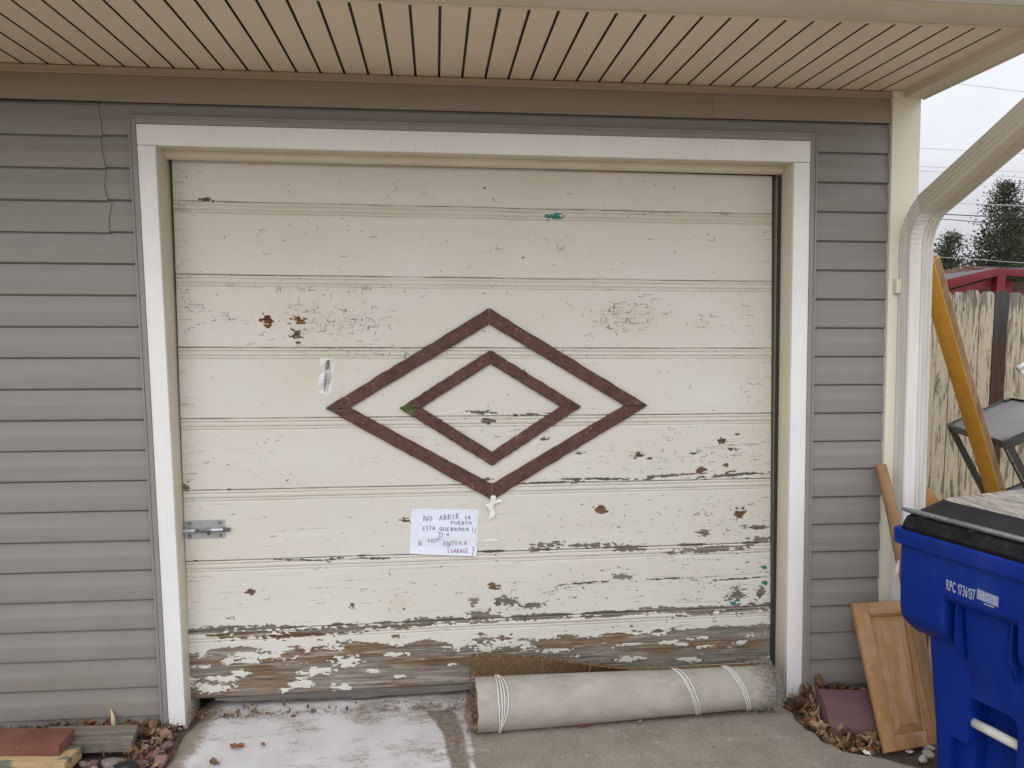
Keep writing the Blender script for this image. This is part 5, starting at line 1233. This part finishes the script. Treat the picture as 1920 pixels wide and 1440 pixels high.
for x_ in (3.95, 6.2): mb = MB(); mb.box(x_, x_+.09, 3.67, 3.76, 0, 1.95); build('post', mb, M_PK, fe)

# ------------------------------------------------------------------ red open shelter behind the fence
ps = thing('red_shelter', 'red painted open shelter with sloping roof behind the picket fence', 'shelter', (9.5, 9.5, 0))
M_RED = plain('red_paint', (.125, .010, .016), (.17, .014, .022), 4, .5, speck=(30, .74, (.10, .02, .02))); M_DKR = plain('dark_roof_sheet', (.035, .036, .042), (.06, .06, .068), 5, .5); M_RAF = wood('brown_rafters', (.10, .045, .03), (.20, .10, .06), (6, 6, 6), 2)
def rb(name, a, b, w, h, m):
    a, b = Vector(a), Vector(b); d = (b-a); ax = d.normalized(); s_ = ax.cross(Vector((0, 0, 1)))
    s_ = s_.normalized() if s_.length > .1 else Vector((1, 0, 0)); u_ = s_.cross(ax).normalized(); mb = MB()
    mb.obox((a+b)/2, (d.length, w, h), Matrix((ax, s_, u_)).transposed()); return build(name, mb, m, ps, bevel=.006)
K0, K1, K2 = Vector((7.95, 8.6, 2.27)), Vector((9.30, 9.0, 2.535)), Vector((12.6, 10.6, 2.58))
rb('fascia_board', K0, K1, .05, .135, M_RED); rb('fascia_board', K1, K2, .05, .12, M_RED)
rb('beam', K0+Vector((.15, .12, -.17)), K1+Vector((-.05, .12, -.17)), .09, .13, M_RED); 
K3 = K0+Vector((1.6, 3.4, .0)); K4 = K2+Vector((1.2, 2.6, .0))
mb = MB(); mb.add([K0+Vector((0, 0, .07)), K1+Vector((0, 0, .07)), K2+Vector((0, 0, .085)), K4+Vector((0, 0, .32)), K3+Vector((0, 0, .30)), K0+Vector((0, 0, .045)), K1+Vector((0, 0, .045)), K2+Vector((0, 0, .06)), K4+Vector((0, 0, .30)), K3+Vector((0, 0, .28))], [(0, 1, 2, 3, 4), (9, 8, 7, 6, 5), (0, 5, 6, 1), (1, 6, 7, 2), (2, 7, 8, 3), (3, 8, 9, 4), (4, 9, 5, 0)])
build('roof', mb, M_DKR, ps)
rb('post', (9.40, 9.08, 0), (9.40, 9.08, 2.48), .15, .15, M_RED); rb('post', (9.95, 9.6, 0), (9.95, 9.6, 2.45), .13, .13, M_RED); rb('post', K0+Vector((.3, .2, -2.27)), K0+Vector((.3, .2, -.1)), .12, .12, M_RED); rb('post', (11.6, 10.2, 0), (11.6, 10.2, 2.45), .13, .13, M_RED)
for i in range(9):
    a = K0.lerp(K1, .12+.1*i) if i < 8 else K1; rb('rafter', a+Vector((.1, .2, .0)), a+Vector((1.5, 3.0, .26)), .05, .11, M_RAF)
for i in range(10): a = K1.lerp(K2, .05+.095*i); rb('rafter', a+Vector((.05, .1, -.02)), a+Vector((.9, 2.2, .2)), .05, .11, M_RAF)
mb = MB(); mb.add([(8.6, 12.2, .0), (14, 13.4, .0), (14, 13.4, 2.6), (8.6, 12.2, 2.5)], [(0, 1, 2, 3)]); mb.box(8.6, 8.7, 12.2, 12.25, 0, 2.5); build('back_wall', mb, M_RAF, ps)

# ------------------------------------------------------------------ evergreens, bare tree, cables
def m_leafy(name, a, b):
    t = NT(name); c = t.mix(t.rng(t.noise(1.2, None, 4), .35, .65), a, b); n2 = t.rng(t.noise(9, None, 3), .4, .65); c = t.mix(t.math('MULTIPLY', n2, .5), c, tuple(x*1.9 for x in b)); t.col(c); t.rough(.8); return t.m
M_EV = m_leafy('dark_evergreen_foliage', (.026, .032, .022), (.058, .066, .042)); M_BK = plain('grey_brown_bark', (.07, .055, .045), (.13, .105, .085), 8, .95, 30, .6)
def evergreen(label, x, y, h, rad, seed, nb=230, base=.4):
    th = thing('evergreen_tree', label, 'tree', (x, y, 0), 'evergreens behind the red shelter'); rnd = random.Random(seed)
    mb = MB(); mb.tube([(x, y, -.1), (x+.03, y, h*.4), (x, y+.02, h*.75), (x, y, h*.97)], .1, 8, rs=[.16, .12, .06, .01]); build('trunk', mb, M_BK, th)
    mb = MB(); vs = []; fs = []
    for b in range(nb):
        f = rnd.random()**.85; z0 = base+(h-base)*f*.97; R = rad*(1-f)**.72*rnd.uniform(.55, 1.12)+.10; a = rnd.uniform(0, 6.283)
        upk = rnd.uniform(.25, .75)
        n = int(22+R*60)
        for i in range(n):
            s_ = (i+rnd.random())/n; s_ = .22+.78*s_; px = x+math.cos(a)*R*s_+rnd.gauss(0, .09+.05*s_); py = y+math.sin(a)*R*s_+rnd.gauss(0, .09+.05*s_); pz = z0+upk*R*s_*s_+rnd.gauss(0, .09)
            d = Vector((math.cos(a)+rnd.gauss(0, .6), math.sin(a)+rnd.gauss(0, .6), .7+rnd.gauss(0, .5))).normalized(); L = rnd.uniform(.07, .16)*(1-.3*f)
            s2 = d.cross(Vector((rnd.gauss(0, 1), rnd.gauss(0, 1), rnd.gauss(0, 1)))).normalized()*L*rnd.uniform(.16, .3); p = Vector((px, py, pz)); k = len(vs)
            vs += [p-s2*.5, p+d*L*.5-s2, p+d*L, p+d*L*.55+s2, ]; fs.append((k, k+1, k+2, k+3))
    mb.add(vs, fs); me = bpy.data.meshes.new('crown'); me.from_pydata([(v[0]-x, v[1]-y, v[2]) for v in vs], [], fs); me.materials.append(M_EV)
    o_ = bpy.data.objects.new('crown', me); COL.objects.link(o_); o_.parent = th
    return th
evergreen('tall pointed dark evergreen above the red shelter', 17.75, 20, 6.1, 1.75, 1, 330)
evergreen('small low evergreen beside the white downspout', 16.35, 20.5, 4.5, 1.15, 2, 170)
evergreen('evergreen at the right edge of the view behind the pointed one', 19.35, 21.5, 5.0, 1.7, 3, 260)
bt = thing('bare_tree', 'leafless tree with thin grey twigs at the right edge', 'tree', (21.2, 22.5, 0)); mb = MB(); rb_ = random.Random(12)
def branch(p, d, L, r, dep):
    q = p+d*L; mb.tube([p, p.lerp(q, .5)+Vector((rb_.gauss(0, .04), rb_.gauss(0, .04), .0))*L, q], r, 5, cap=False, rs=[r, r*.8, r*.62])
    if dep == 0: return
    for i in range(rb_.choice((2, 3, 3))): branch(p.lerp(q, rb_.uniform(.55, 1)), (d+Vector((rb_.gauss(0, .5), rb_.gauss(0, .5), rb_.gauss(.1, .3)))).normalized(), L*rb_.uniform(.58, .82), r*.6, dep-1)
branch(Vector((21.2, 22.5, -.1)), Vector((-.05, 0, 1)), 2.0, .14, 6)
build('branches', mb, plain('grey_twig_bark', (.16, .13, .115), (.24, .205, .18), 6, .9), bt)
def cable(label, za, zb, y, r, m, wav=0):
    mb = MB(); n = 50; X0, X1 = 3.0, 34
    mb.tube([(X0+(X1-X0)*i/n, y, za+(zb-za)*i/n+wav*math.sin(i*1.9)) for i in range(n+1)], r, 6)
    o_ = build('overhead_cable', mb, m); tag(o_, label, 'cable', 'overhead cables'); return o_
M_CB, M_CW = plain('black_cable', (.03, .03, .032), (.045, .045, .048), 3, .6), plain('pale_cable', (.40, .40, .42), (.5, .5, .52), 3, .5)
cable('topmost thin grey overhead cable high in the sky', 7.818, 5.303, 14, 0.006, M_CW)
cable('thin grey overhead cable just above the diagonal downspout bend', 5.850, 5.044, 14, 0.006, M_CW)
cable('upper one of two close thin cables crossing behind the diagonal downspout', 5.504, 4.473, 14, 0.006, M_CW)
cable('lower one of two close thin cables crossing behind the diagonal downspout', 5.450, 4.224, 14, 0.006, M_CW)
cable('pale overhead cable just above the thick black one', 4.581, 4.008, 14, 0.009, M_CW)
cable('thick straight black overhead cable', 4.411, 3.516, 14, 0.012, M_CB)
cable('wavy black overhead cable under the thick straight one', 4.341, 3.258, 14, 0.009, M_CB, .012)
cable('thin low cable just above the small evergreen', 3.646, 1.983, 14, 0.006, M_CW)
cable('lowest thin cable crossing at the top of the small evergreen', 3.100, 2.724, 14, 0.007, M_CB)
